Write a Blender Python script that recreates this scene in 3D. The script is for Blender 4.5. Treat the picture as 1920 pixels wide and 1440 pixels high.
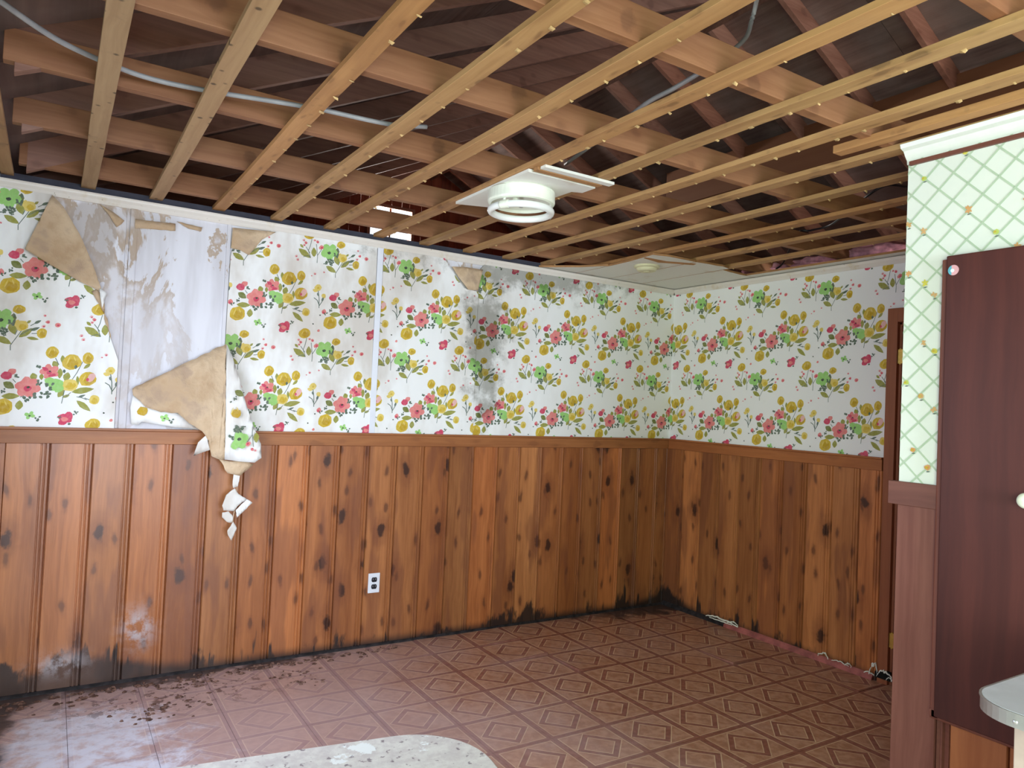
import bpy, bmesh, math, random
from mathutils import Vector, Matrix, noise as mnoise
from mathutils.geometry import tessellate_polygon
random.seed(7)
for o in list(bpy.data.objects): bpy.data.objects.remove(o, do_unlink=True)
scn = bpy.context.scene
COL = scn.collection

# ------------------------------------------------------------------ camera
H = 1.4705; F = 1370.0
YAW, PITCH, ROLL = [math.radians(a) for a in (32.15, 1.6, 2.59)]
fwd = Vector((math.sin(YAW)*math.cos(PITCH), math.cos(YAW)*math.cos(PITCH), math.sin(PITCH)))
rt0 = Vector((math.cos(YAW), -math.sin(YAW), 0)); up0 = rt0.cross(fwd)
rt = rt0*math.cos(ROLL)+up0*math.sin(ROLL); up = -rt0*math.sin(ROLL)+up0*math.cos(ROLL)
cd = bpy.data.cameras.new('camera'); cam = bpy.data.objects.new('camera', cd); COL.objects.link(cam)
cd.sensor_fit = 'HORIZONTAL'; cd.sensor_width = 36; cd.lens = 36*F/1920; cd.clip_start = .02
m = Matrix((rt, up, -fwd)).transposed().to_4x4(); m.translation = (0, 0, H); cam.matrix_world = m
scn.camera = cam

# ------------------------------------------------------------------ world, lights, exposure
w = bpy.data.worlds.new('world'); scn.world = w; w.use_nodes = True
bg = w.node_tree.nodes['Background']; bg.inputs[0].default_value = (.86, .93, 1, 1); bg.inputs[1].default_value = 1.6
scn.view_settings.view_transform = 'Standard'; scn.view_settings.look = 'None'
scn.view_settings.gamma = 1; scn.view_settings.use_curve_mapping = False
scn.view_settings.exposure = 0.0
XL_ = -.255
def area(name, loc, direction, sx, sy, watts, color):
    l = bpy.data.lights.new(name, 'AREA'); l.shape = 'RECTANGLE'; l.size = sx; l.size_y = sy; l.energy = watts; l.color = color
    o = bpy.data.objects.new(name, l); COL.objects.link(o); o.location = loc
    o.rotation_euler = Vector(direction).to_track_quat('-Z', 'Y').to_euler(); return o
area('daylight_rear_window', (.95, -4.1, 1.40), (0, 1, -.2), 1.9, 1.7, 290, (.74, .84, 1))
area('daylight_side_window', (XL_ + .02, -.95, 1.35), (1, .12, -.2), 1.5, 1.2, 92, (.76, 1, .70))
area('daylight_corner_window', (XL_ + .02, 2.55, 1.55), (1, .1, -.75), 1.3, 1.0, 34, (.72, .80, 1))
area('daylight_gable_window', (3.55, 9.2, 3.9), (.35, -1, -.1), 1.0, 1.0, 260, (1, .93, .85))
area('attic_right_fill_light', (6.2, -4.1, 1.5), (0, 1, .30), 1.6, 1.2, 420, (1, .93, .88))  # added fill with no known window, brightens the right roof slope

# ------------------------------------------------------------------ helpers
def tag(o, label=None, cat=None, group=None, kind=None):
    if label: o['label'] = label
    if cat: o['category'] = cat
    if group: o['group'] = group
    if kind: o['kind'] = kind
    return o
def empty(name, loc=(0, 0, 0)):
    o = bpy.data.objects.new(name, None); o.location = loc; COL.objects.link(o); o.empty_display_size = .1; return o
class MB:
    def __init__(s): s.v = []; s.f = []; s.mi = []; s.col = []
    def face(s, pts, mi=0, col=None):
        n = len(s.v); s.v += [tuple(p) for p in pts]; s.f.append(tuple(range(n, n+len(pts)))); s.mi.append(mi); s.col.append(col or (1, 1, 1))
    def poly(s, verts, faces, mi=0):
        n = len(s.v); s.v += [tuple(p) for p in verts]
        for f in faces: s.f.append(tuple(i+n for i in f)); s.mi.append(mi); s.col.append((1, 1, 1))
    def box(s, a, b, mi=0, M=None):
        x0, y0, z0 = a; x1, y1, z1 = b
        vs = [Vector(p) for p in ((x0,y0,z0),(x1,y0,z0),(x1,y1,z0),(x0,y1,z0),(x0,y0,z1),(x1,y0,z1),(x1,y1,z1),(x0,y1,z1))]
        if M: vs = [M @ p for p in vs]
        s.poly(vs, [(0,3,2,1),(4,5,6,7),(0,1,5,4),(1,2,6,5),(2,3,7,6),(3,0,4,7)], mi)
    def prism(s, prof, axis, t0, t1, mi=0):
        """closed 2-D profile swept along an axis: axis 0 -> (t,a,b), 1 -> (a,t,b), 2 -> (a,b,t)"""
        def P(a, b, t): return ((t, a, b), (a, t, b), (a, b, t))[axis]
        n = len(prof); vs = [P(a, b, t0) for a, b in prof]+[P(a, b, t1) for a, b in prof]
        s.poly(vs, [tuple(range(n))[::-1], tuple(range(n, 2*n))]+[(i, (i+1) % n, n+(i+1) % n, n+i) for i in range(n)], mi)
    def lathe(s, prof, c, seg=40, mi=0, flip=False):
        vs = []; fs = []; n = len(prof)
        for k in range(seg):
            a = 2*math.pi*k/seg
            for r, z in prof: vs.append((c[0]+r*math.cos(a), c[1]+r*math.sin(a), c[2]+z))
        for k in range(seg):
            for i in range(n-1):
                a, b = k*n+i, ((k+1) % seg)*n+i
                fs.append((a, b, b+1, a+1))
        s.poly(vs, fs, mi)
    def tube(s, pts, r, seg=8, mi=0, closed=False):
        pts = [Vector(p) for p in pts]; n = len(pts); vs = []; fs = []
        for i, p in enumerate(pts):
            d = (pts[(i+1) % n]-pts[i-1]) if closed else (pts[min(i+1, n-1)]-pts[max(i-1, 0)])
            d.normalize(); a = d.orthogonal() if abs(d.z) > .95 else d.cross(Vector((0, 0, 1))); a.normalize(); b = d.cross(a)
            rr = r(i/(n-1)) if callable(r) else r
            for k in range(seg):
                t = 2*math.pi*k/seg; vs.append(p+a*rr*math.cos(t)+b*rr*math.sin(t))
        for i in range(n if closed else n-1):
            for k in range(seg):
                j = (i+1) % n; fs.append((i*seg+k, i*seg+(k+1) % seg, j*seg+(k+1) % seg, j*seg+k))
        if not closed: fs += [tuple(range(seg)), tuple(range((n-1)*seg, n*seg))[::-1]]
        s.poly(vs, fs, mi)
    def mesh(s, name, mats, smooth=False, color=False, fix=True):
        me = bpy.data.meshes.new(name); me.from_pydata(s.v, [], s.f)
        for mt in (mats if isinstance(mats, (list, tuple)) else [mats]): me.materials.append(mt)
        me.polygons.foreach_set('material_index', s.mi)
        if smooth: me.polygons.foreach_set('use_smooth', [True]*len(s.f))
        if color:
            at = me.color_attributes.new('print', 'FLOAT_COLOR', 'CORNER'); vals = []
            for f, c in zip(s.f, s.col): vals += [c[0], c[1], c[2], 1]*len(f)
            at.data.foreach_set('color', vals)
        if fix:
            bm = bmesh.new(); bm.from_mesh(me); bmesh.ops.recalc_face_normals(bm, faces=bm.faces); bm.to_mesh(me); bm.free()
        me.update(); return me
    def obj(s, name, mats, parent=None, smooth=False, color=False, bevel=0, fix=True, angle=None):
        o = bpy.data.objects.new(name, s.mesh(name, mats, smooth, color, fix)); COL.objects.link(o)
        if parent: o.parent = parent
        if bevel:
            b = o.modifiers.new('bevel', 'BEVEL'); b.width = bevel; b.segments = 2; b.limit_method = 'ANGLE'
        return o
def local(o, loc):
    """put an object's origin at loc (mesh given in world coordinates)"""
    o.data.transform(Matrix.Translation(-Vector(loc))); o.location = loc; return o
def srgb(r, g, b):
    def f(c):
        c /= 255; return c/12.92 if c < .04045 else ((c+.055)/1.055)**2.4
    return (f(r), f(g), f(b))
def ramp3(t): return t

# ------------------------------------------------------------------ material helpers
class NT:
    def __init__(s, name, rough=.6, spec=.3, metal=0):
        s.m = bpy.data.materials.new(name); s.m.use_nodes = True; s.t = s.m.node_tree; s.b = s.t.nodes['Principled BSDF']
        s.b.inputs['Roughness'].default_value = rough; s.b.inputs['Specular IOR Level'].default_value = spec; s.b.inputs['Metallic'].default_value = metal
        s._pos = None
    def n(s, ty, **kw):
        x = s.t.nodes.new(ty)
        for k, v in kw.items(): setattr(x, k, v)
        return x
    def set(s, sock, v):
        if isinstance(v, bpy.types.NodeSocket): s.t.links.new(v, sock)
        elif isinstance(v, (tuple, list)) and len(v) == 3 and sock.type == 'RGBA': sock.default_value = (*v, 1)
        else: sock.default_value = v
    def math(s, op, a, b=0., c=None, clamp=False):
        x = s.n('ShaderNodeMath', operation=op, use_clamp=clamp); s.set(x.inputs[0], a); s.set(x.inputs[1], b)
        if c is not None: s.set(x.inputs[2], c)
        return x.outputs[0]
    def vmath(s, op, a, b):
        x = s.n('ShaderNodeVectorMath', operation=op); s.set(x.inputs[0], a); s.set(x.inputs[1], b); return x.outputs[0]
    def pos(s):
        if s._pos is None: s._pos = s.n('ShaderNodeNewGeometry').outputs['Position']
        return s._pos
    def xyz(s, v=None):
        x = s.n('ShaderNodeSeparateXYZ'); s.set(x.inputs[0], v or s.pos()); return x.outputs
    def rnd(s): return s.n('ShaderNodeObjectInfo').outputs['Random']
    def noise(s, v, scale=5., detail=3., rough=.55, dist=0.):
        x = s.n('ShaderNodeTexNoise'); s.set(x.inputs['Vector'], v); s.set(x.inputs['Scale'], scale); s.set(x.inputs['Detail'], detail)
        s.set(x.inputs['Roughness'], rough); s.set(x.inputs['Distortion'], dist); return x.outputs['Fac']
    def vor(s, v, scale=5., rand=1.):
        x = s.n('ShaderNodeTexVoronoi'); s.set(x.inputs['Vector'], v); s.set(x.inputs['Scale'], scale); s.set(x.inputs['Randomness'], rand); return x.outputs['Distance']
    def step(s, v, a, b, lo=0., hi=1.):
        x = s.n('ShaderNodeMapRange', interpolation_type='SMOOTHSTEP'); s.set(x.inputs[0], v)
        for i, k in enumerate((a, b, lo, hi)): x.inputs[i+1].default_value = k
        return x.outputs[0]
    def mix(s, f, a, b, mode='MIX'):
        x = s.n('ShaderNodeMix', data_type='RGBA', blend_type=mode); s.set(x.inputs[0], f); s.set(x.inputs[6], a); s.set(x.inputs[7], b); return x.outputs[2]
    def bump(s, h, strength=.3, dist=.01):
        x = s.n('ShaderNodeBump'); x.inputs['Strength'].default_value = strength; x.inputs['Distance'].default_value = dist
        s.set(x.inputs['Height'], h); s.t.links.new(x.outputs[0], s.b.inputs['Normal'])
    def blob(s, c, p, r):
        """soft elliptical mask of a stain in world coordinates (axis index, centre, radius) triples"""
        acc = None
        for ax, cc, rr in zip(p, c, r):
            d = s.math('MULTIPLY', s.math('SUBTRACT', s.xyz()[ax], cc), 1/rr); d = s.math('MULTIPLY', d, d)
            acc = d if acc is None else s.math('ADD', acc, d)
        return s.math('POWER', 2.718, s.math('MULTIPLY', acc, -1.))
    def add(s, a, b): return s.math('ADD', a, b)
    def out(s, col, rough=None):
        s.set(s.b.inputs['Base Color'], col)
        if rough is not None: s.set(s.b.inputs['Roughness'], rough)
        return s.m
def plain(name, col, rough=.5, spec=.4, metal=0, var=.12, scale=14):
    k = NT(name, rough, spec, metal); f = k.noise(k.pos(), scale, 4)
    return k.out(k.mix(k.step(f, .3, .7), tuple(c*(1-var) for c in col), tuple(min(1, c*(1+var)) for c in col)))
def wood(name, lo, hi, axis, rough=.5, spec=.3, knots=0., grain=90., vary=.35, mold=None, dust=0., specks=0., knot_scale=(4.6, 2.3)):
    k = NT(name, rough, spec); p = k.pos(); r = k.rnd()
    off = k.n('ShaderNodeCombineXYZ'); k.set(off.inputs[0], k.math('MULTIPLY', r, 37.)); k.set(off.inputs[1], k.math('MULTIPLY', r, 91.)); k.set(off.inputs[2], k.math('MULTIPLY', r, 53.))
    q = k.vmath('ADD', p, off.outputs[0])
    sc = [1., 1., 1.]; sc[axis] = .045
    g = k.vmath('MULTIPLY', q, tuple(sc))
    warp = k.noise(q, 2.2, 2); wv = k.n('ShaderNodeCombineXYZ')
    for i in range(3): k.set(wv.inputs[i], k.math('MULTIPLY', k.math('SUBTRACT', warp, .5), .05 if i != axis else 0.))
    g2 = k.vmath('ADD', g, wv.outputs[0])
    fine = k.noise(g2, grain, 4, .6); broad = k.noise(g2, grain*.16, 3, .6)
    f = k.math('ADD', k.math('MULTIPLY', k.step(fine, .3, .7), .45), k.math('MULTIPLY', k.step(broad, .34, .66), .55))
    col = k.mix(f, lo, hi)
    r2 = k.math('FRACT', k.math('MULTIPLY', r, 7.31))
    col = k.mix(1., col, k.mix(r2, (1-vary, 1-vary, 1-vary), (1+vary*.35,)*3), 'MULTIPLY')
    r3 = k.math('FRACT', k.math('MULTIPLY', r, 23.7))
    col = k.mix(1., col, k.mix(r3, (1.05, .93, .86), (.98, 1.04, 1.08)), 'MULTIPLY')
    if knots:
        X_, Y_, Z_ = k.xyz(k.vmath('ADD', q, wv.outputs[0]))
        ua, ub = ((k.math('ADD', Y_, Z_), X_), (k.math('ADD', X_, Z_), Y_), (k.math('ADD', X_, Y_), Z_))[axis]
        def layer(sa, sb, keep):
            cv = k.n('ShaderNodeCombineXYZ'); k.set(cv.inputs[0], k.math('MULTIPLY', ua, sa)); k.set(cv.inputs[1], k.math('MULTIPLY', ub, sb))
            x_ = k.n('ShaderNodeTexVoronoi', voronoi_dimensions='2D'); k.set(x_.inputs['Vector'], cv.outputs[0]); x_.inputs['Scale'].default_value = 1.
            sel = k.math('GREATER_THAN', k.xyz(x_.outputs['Color'])[0], keep)
            return k.math('ADD', x_.outputs['Distance'], k.math('MULTIPLY', sel, 2.))
        nz = k.math('MULTIPLY', k.math('SUBTRACT', k.noise(q, 30., 3), .5), .16)
        d2 = k.math('ADD', layer(*knot_scale, .42), nz); d3 = k.math('ADD', layer(knot_scale[0]*2.3, knot_scale[1]*1.7, .55), nz)
        halo = k.math('MAXIMUM', k.step(d2, .12, .36, 1, 0), k.step(d3, .08, .26, .8, 0)); core = k.math('MAXIMUM', k.step(d2, .06, .13, 1, 0), k.step(d3, .05, .16, .6, 0))
        col = k.mix(k.math('MULTIPLY', halo, .42*knots), col, (.16, .045, .02)); col = k.mix(k.math('MULTIPLY', core, .9*knots), col, (.035, .014, .011))
        cl = k.step(k.noise(k.vmath('MULTIPLY', q, tuple(7. if i != axis else 1.3 for i in range(3))), 1., 3), .52, .60)
        col = k.mix(k.math('MULTIPLY', cl, .45*knots), col, (.17, .055, .03))
    if specks:
        d = k.vor(k.vmath('ADD', p, (.3, .1, 0)), 17.); col = k.mix(k.math('MULTIPLY', k.step(d, .08, .2, 1, 0), specks), col, (.03, .022, .02))
        st = k.step(k.noise(p, 7., 4), .58, .7); col = k.mix(k.math('MULTIPLY', st, specks*.5), col, (.16, .11, .08))
    if dust: col = k.mix(k.math('MULTIPLY', k.step(k.noise(p, 3., 4), .35, .75), dust), col, (.45, .40, .38))
    if mold is not None: col = mold(k, col)
    k.bump(f, .12, .002)
    return k.out(col)

# ------------------------------------------------------------------ dimensions
D = 4.13; E = 4.045; P = 2.52; PY = 1.44      # left wall y, end wall x, partition x and its free end
XL = -.255; YR = -4.2; ZC = 2.43; ZR0, ZR1 = 1.185, 1.263

# ------------------------------------------------------------------ materials
def base_mold(k, col):
    z = k.xyz()[2]; x = k.xyz()[0]; y = k.xyz()[1]
    v = k.vmath('MULTIPLY', k.pos(), (1, 1, .35))
    n = k.noise(v, 5.5, 5, .65); n2 = k.noise(k.vmath('MULTIPLY', k.pos(), (1, 1, .12)), 16., 3)
    lim = k.math('MULTIPLY', k.math('MAXIMUM', k.math('SUBTRACT', n, .54), 0.), .75)
    lim = k.add(lim, k.math('MULTIPLY', k.math('MAXIMUM', k.math('SUBTRACT', n2, .60), 0.), 1.1))
    lim = k.add(lim, .012)
    lim = k.add(lim, k.math('MULTIPLY', k.math('MULTIPLY', k.blob((.22, .0), (0, 2), (.30, .5)), n), .24))
    lim = k.add(lim, k.math('MULTIPLY', k.blob((4.1, 4.1), (0, 1), (.22, .22)), .07))
    d = k.math('SUBTRACT', z, lim)
    col = k.mix(k.step(d, -.01, .06, .93, 0), col, (.018, .015, .016))
    # chalky white scuff low on the boards at the left
    ws = k.math('MULTIPLY', k.add(k.blob((.43, .26), (0, 2), (.07, .09)), k.blob((.10, .13), (0, 2), (.10, .05))), k.step(k.noise(k.pos(), 14., 5, .7), .42, .62))
    col = k.mix(k.math('MULTIPLY', ws, .75), col, (.6, .6, .66))
    # patchy paler tone on the boards towards the left
    pale = k.math('MULTIPLY', k.step(x, 1.1, -.1, 0, 1), k.step(k.noise(v, 2.2, 4), .3, .7))
    return k.mix(k.math('MULTIPLY', pale, .28), col, (.50, .27, .20))
M_PLANK = wood('pine_plank', (.33, .11, .036), (.56, .215, .075), 2, rough=.38, spec=.45, knots=1., grain=70, vary=.34, mold=base_mold)
M_RAIL = wood('pine_rail', (.30, .10, .035), (.46, .17, .06), 0, rough=.4, knots=.25, grain=60, vary=.1)
M_RAIL_Y = wood('pine_rail_end', (.30, .10, .035), (.44, .16, .055), 1, rough=.4, knots=.25, grain=60, vary=.1)
M_STRIP = wood('furring_wood', (.38, .20, .08), (.55, .32, .14), 1, rough=.65, grain=60, vary=.16, knots=.45, knot_scale=(9., 3.), specks=.15)
M_STRIP_OLD = wood('furring_wood_stained', (.38, .22, .115), (.52, .33, .18), 1, rough=.7, grain=60, vary=.1, specks=.75)
M_JOIST = wood('joist_wood', (.25, .105, .046), (.38, .175, .085), 0, rough=.6, knots=.35, grain=60, vary=.16, knot_scale=(3.2, 3.2))
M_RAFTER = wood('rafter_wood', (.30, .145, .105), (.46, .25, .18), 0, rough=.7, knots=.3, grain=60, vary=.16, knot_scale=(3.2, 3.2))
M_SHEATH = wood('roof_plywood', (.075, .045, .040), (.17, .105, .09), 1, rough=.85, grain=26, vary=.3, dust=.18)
M_SHEATH_R = wood('roof_plywood_lit', (.15, .10, .09), (.36, .26, .23), 1, rough=.85, grain=22, vary=.35, dust=.35)  # roof plywood painted lighter, for the stronger light on the right slope
M_RAFTER_L = wood('rafter_wood_shaded', (.20, .105, .08), (.33, .18, .135), 0, rough=.7, knots=.3, grain=60, vary=.16, knot_scale=(3.2, 3.2))  # rafter wood painted darker, for the shade on the left slope
M_KRAFT = wood('dark_header_wood', (.26, .12, .065), (.36, .18, .10), 1, rough=.55, grain=10, vary=.1)
M_GABLE = wood('red_gable_board', (.20, .045, .025), (.34, .085, .045), 2, rough=.7, grain=30, vary=.25)
M_DARKRED = wood('mahogany_stained_wood', (.050, .014, .013), (.10, .027, .022), 2, rough=.5, spec=.25, grain=26, vary=.05)
M_PART = wood('partition_plank', (.16, .052, .040), (.25, .095, .072), 2, rough=.5, spec=.25, grain=50, vary=.1)
M_PART_ORANGE = wood('partition_plank_orange', (.34, .11, .045), (.46, .17, .07), 2, rough=.4, grain=50, vary=.15)
M_PART_DARK = wood('partition_cap_wood', (.13, .045, .035), (.21, .08, .06), 1, rough=.5, grain=40, vary=.1)
M_DOORWOOD = wood('door_casing_wood', (.26, .085, .042), (.38, .13, .06), 2, rough=.4, grain=50, vary=.12)
k = NT('cream_trim_paint', .4, .4); n = k.noise(k.pos(), 9, 5, .65)
c = k.mix(k.step(n, .55, .8), (.80, .74, .68), (.68, .56, .40)); c = k.mix(k.step(k.noise(k.pos(), 60, 3), .70, .76), c, (.4, .33, .22)); M_TRIM = k.out(c)
M_TRIMW = plain('white_trim_paint', (.84, .88, .84), .35, .5, var=.03)
k = NT('ceiling_tile_white', .6, .3); n = k.noise(k.pos(), 5, 4)
M_CTILE = k.out(k.mix(k.math('MULTIPLY', k.step(n, .58, .7), .35), (.80, .79, .74), (.50, .36, .20)))
M_CTILEBACK = plain('fibreboard_core', (.42, .22, .10), .9, .1)
M_GREYPLATE = plain('blue_grey_building_paper', (.06, .06, .08), .8, .1)
M_BLACK = plain('black_gap', (.01, .01, .01), .8, .1)
M_METAL = plain('galvanised_steel', (.55, .55, .57), .35, .5, .7)
M_CABLE = plain('grey_cable_jacket', (.30, .30, .31), .45, .5)
M_BRASS = plain('brass', (.75, .52, .14), .3, .5, .8)
M_ENAMEL = plain('yellowed_white_enamel', (.83, .86, .74), .25, .5, var=.06)
M_GLASSW = plain('fluorescent_tube_glass', (.88, .90, .88), .08, .7, var=.02)
M_PLATE = plain('white_plastic_plate', (.82, .84, .92), .3, .5, var=.02)
M_SOCKET = plain('black_receptacle', (.015, .015, .022), .35, .5)
M_DETECT = plain('aged_cream_plastic', (.72, .68, .45), .45, .4, var=.05)
M_INSUL = plain('pink_insulation', (.62, .30, .36), .95, .05, var=.3, scale=20)
M_DEBRIS = plain('crumbled_plaster', (.16, .09, .07), .95, .05, var=.6, scale=60)
M_WHITEBIT = plain('white_paint_flake', (.8, .8, .72), .8, .1)
M_BASE = plain('pink_vinyl_cove', (.34, .10, .09), .5, .4, var=.3)
M_BASEBLK = plain('mouldy_base_strip', (.022, .018, .02), .7, .3, var=.6, scale=30)

def wall_paper_mat(name, stained=True):
    k = NT(name, .62, .2)
    a = k.n('ShaderNodeAttribute', attribute_name='print').outputs['Color']; p = k.pos()
    wash = k.noise(p, 55, 4, .6); col = k.mix(k.step(wash, .35, .75, 0, .22), a, k.mix(.5, a, (1, .98, .9)))
    if not stained: col = k.mix(1., col, (.84, .88, .84), 'MULTIPLY')
    if stained:
        x, y, z = k.xyz()
        n1 = k.noise(k.vmath('MULTIPLY', p, (1, 1, .45)), 2.6, 5, .6)
        tan = k.math('MULTIPLY', k.step(n1, .42, .66), k.step(x, 3.7, 1.2, 0., 1.))
        col = k.mix(k.math('MULTIPLY', tan, .60), col, (.52, .42, .33), 'MULTIPLY')
        n2 = k.noise(p, 7.5, 6, .68)
        g = k.add(k.blob((2.33, 2.0), (0, 2), (.17, .20)), k.blob((2.40, 1.58), (0, 2), (.15, .34)))
        g = k.add(g, k.math('MULTIPLY', k.blob((2.85, 2.36), (0, 2), (.85, .12)), 1.1))
        g = k.add(g, k.math('MULTIPLY', k.blob((1.45, 2.33), (0, 2), (.5, .06)), .5))
        g = k.add(g, k.math('MULTIPLY', k.blob((2.75, 2.1), (0, 2), (.5, .3)), .25))
        g = k.math('MULTIPLY', k.math('MINIMUM', g, 1.2), k.step(y, 4.0, 4.1, 0, 1))
        gm = k.step(k.math('ADD', k.math('MULTIPLY', g, .46), n2), .66, .98)
        col = k.mix(k.math('MULTIPLY', gm, .80), col, (.32, .31, .27), 'MULTIPLY')
        sp = k.math('MULTIPLY', k.step(k.vor(p, 46.), .12, .2, 1, 0), k.step(g, .25, .7)); sp = k.math('MULTIPLY', sp, k.step(n2, .5, .62))
        col = k.mix(k.math('MULTIPLY', sp, .7), col, (.10, .10, .09))
    k.bump(k.noise(p, 3.5, 3), .12, .02)
    return k.out(col)
M_PAPER = wall_paper_mat('floral_wallpaper'); M_PAPER_CLEAN = wall_paper_mat('lattice_wallpaper', False)
k = NT('wallpaper_back', .8, .1); p = k.pos(); n = k.noise(p, 4.5, 5, .62)
c = k.mix(k.step(n, .3, .7), (.50, .34, .21), (.72, .55, .38)); c = k.mix(k.step(k.noise(p, 9, 4), .50, .70, 0, .6), c, (.34, .23, .17))
k.bump(n, .9, .03); M_PBACK = k.out(c)
k = NT('bare_wallboard', .8, .15); p = k.pos(); q = k.vmath('MULTIPLY', p, (1, 1, .5)); n = k.noise(q, 4.2, 6, .62, .4)
c = k.mix(k.step(k.noise(k.vmath('MULTIPLY', p, (1, 1, .16)), 9, 3), .35, .65), (.66, .64, .68), (.80, .79, .85))
ring = k.math('MULTIPLY', k.step(n, .51, .53), k.step(n, .54, .61, 1, .22)); up_ = k.step(k.xyz()[2], 1.75, 2.1, .35, 1.)
c = k.mix(k.math('MULTIPLY', k.math('MULTIPLY', ring, up_), .85), c, (.46, .34, .24))
db = k.step(k.add(k.blob((.12, 2.19), (0, 2), (.13, .22)), k.math('MULTIPLY', k.math('SUBTRACT', k.noise(p, 12, 4), .5), .35)), .42, .55)
c = k.mix(k.math('MULTIPLY', db, .6), c, (.46, .40, .37)); M_BARE = k.out(c)

# floor: printed vinyl squares, 12 inch; every square is an object, the print is in its own coordinates
TX, TY, X0, Y0 = .304, .298, 1.955, 2.645
k = NT('vinyl_floor', .34, .45); p = k.pos(); x, y, z = k.xyz()
def cell(v, o, T):
    f = k.math('FRACT', k.math('DIVIDE', k.math('SUBTRACT', v, o), T)); f = k.math('ADD', f, 0.)
    return k.math('MULTIPLY', k.math('ABSOLUTE', k.math('SUBTRACT', f, .5)), T)
u, v = cell(x, X0-10*TX, TX), cell(y, Y0-10*TY, TY)
mx = k.math('MAXIMUM', u, v); sm = k.math('ADD', u, v)
def line(val, c, w): return k.step(k.math('ABSOLUTE', k.math('SUBTRACT', val, c)), w*.6, w*1.3, 1, 0)
tan_c = k.mix(k.step(k.noise(p, 22, 4), .35, .65), (.38, .18, .105), (.50, .27, .175)); red_c = k.mix(k.step(k.noise(p, 30, 3), .35, .65), (.24, .085, .058), (.31, .125, .09))
col = k.mix(k.step(mx, .131, .134), tan_c, red_c)
col = k.mix(k.math('MULTIPLY', k.step(sm, .083, .086), k.step(sm, .122, .125, 1, 0)), col, red_c)
ln = k.math('MAXIMUM', line(mx, .132, .0026), k.math('MAXIMUM', line(sm, .084, .0034), line(sm, .124, .0034)))
ln = k.math('MULTIPLY', ln, k.math('LESS_THAN', mx, .1345))
wear = k.step(k.noise(p, 3.2, 4), .3, .7, .5, 1.)
col = k.mix(k.math('MULTIPLY', ln, wear), col, (.72, .52, .33))
big = k.noise(p, 1.6, 5, .6)
dust = k.math('MULTIPLY', k.step(k.add(k.math('MULTIPLY', k.step(x, 3.0, -.2, 0.05, .8), 1.2), k.math('SUBTRACT', big, .45)), .05, .80), .56)
col = k.mix(dust, col, (.60, .47, .50))  # dust and, below, milky residue; both also paint the floor's window glare
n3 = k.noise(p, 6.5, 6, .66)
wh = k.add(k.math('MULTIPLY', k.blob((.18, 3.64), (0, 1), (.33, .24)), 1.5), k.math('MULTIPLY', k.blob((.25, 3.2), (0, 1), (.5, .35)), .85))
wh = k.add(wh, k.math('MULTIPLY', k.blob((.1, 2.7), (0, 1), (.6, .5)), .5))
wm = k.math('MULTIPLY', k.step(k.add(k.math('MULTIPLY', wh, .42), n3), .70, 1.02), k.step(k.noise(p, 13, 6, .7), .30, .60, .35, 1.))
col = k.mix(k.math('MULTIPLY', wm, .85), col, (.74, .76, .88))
dk = k.add(k.blob((-.16, 3.8), (0, 1), (.13, .7)), k.math('MULTIPLY', k.step(y, 3.86, 4.13, 0, 1), k.step(x, 1.9, .9, .35, .9)))
dk = k.add(dk, k.math('MULTIPLY', k.blob((4.0, 4.1), (0, 1), (.9, .35)), .8))
dm = k.step(k.add(k.math('MULTIPLY', dk, .6), n3), .78, 1.02)
col = k.mix(k.math('MULTIPLY', dm, .9), col, (.05, .032, .028))
cl = k.math('MULTIPLY', k.blob((.60, 3.84), (0, 1), (.60, .20)), k.step(k.noise(p, 15, 5, .7), .53, .58))
col = k.mix(k.math('MULTIPLY', cl, .85), col, (.085, .045, .04))
k.bump(k.math('ADD', n3, k.math('MULTIPLY', mx, .5)), .12, .01)
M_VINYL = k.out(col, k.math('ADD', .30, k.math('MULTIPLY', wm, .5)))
k = NT('worn_laminate', .38, .45); p = k.pos(); n = k.noise(p, 11, 6, .68); n2 = k.noise(p, 34, 5, .7)
c = k.mix(k.step(n2, .35, .65), (.60, .55, .57), (.74, .71, .71)); c = k.mix(k.step(k.noise(p, 48, 4), .60, .66), c, (.25, .20, .24))
c = k.mix(k.step(k.add(n, k.math('MULTIPLY', k.blob((.2, 1.45), (0, 1), (.22, .08)), .13)), .60, .63), c, (.86, .88, .93))
k.bump(n2, .2, .002); M_LAMI = k.out(c)
M_CTOP = plain('pale_lilac_laminate', (.62, .64, .74), .3, .5, var=.08)
M_CSIDE = plain('pale_green_paint', (.66, .74, .56), .5, .3, var=.05)
M_CEDGE = plain('aged_pink_beige_paint', (.50, .38, .36), .5, .3, var=.08)
M_CHAIRLEG = plain('dull_steel_leg', (.4, .4, .4), .4, .5, .6)
k = NT('sticker_print', .3, .5); z_ = k.xyz()
M_STK_B = plain('sticker_blue', (.12, .42, .55), .3); M_STK_P = plain('sticker_pink', (.75, .40, .45), .3); M_STK_W = plain('sticker_white', (.8, .85, .9), .3)
M_SIDEWALL = plain('pale_green_wall_paint', (.62, .68, .52), .7, .2, var=.05)
M_CONC = plain('subfloor', (.12, .09, .08), .9, .1)

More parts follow.
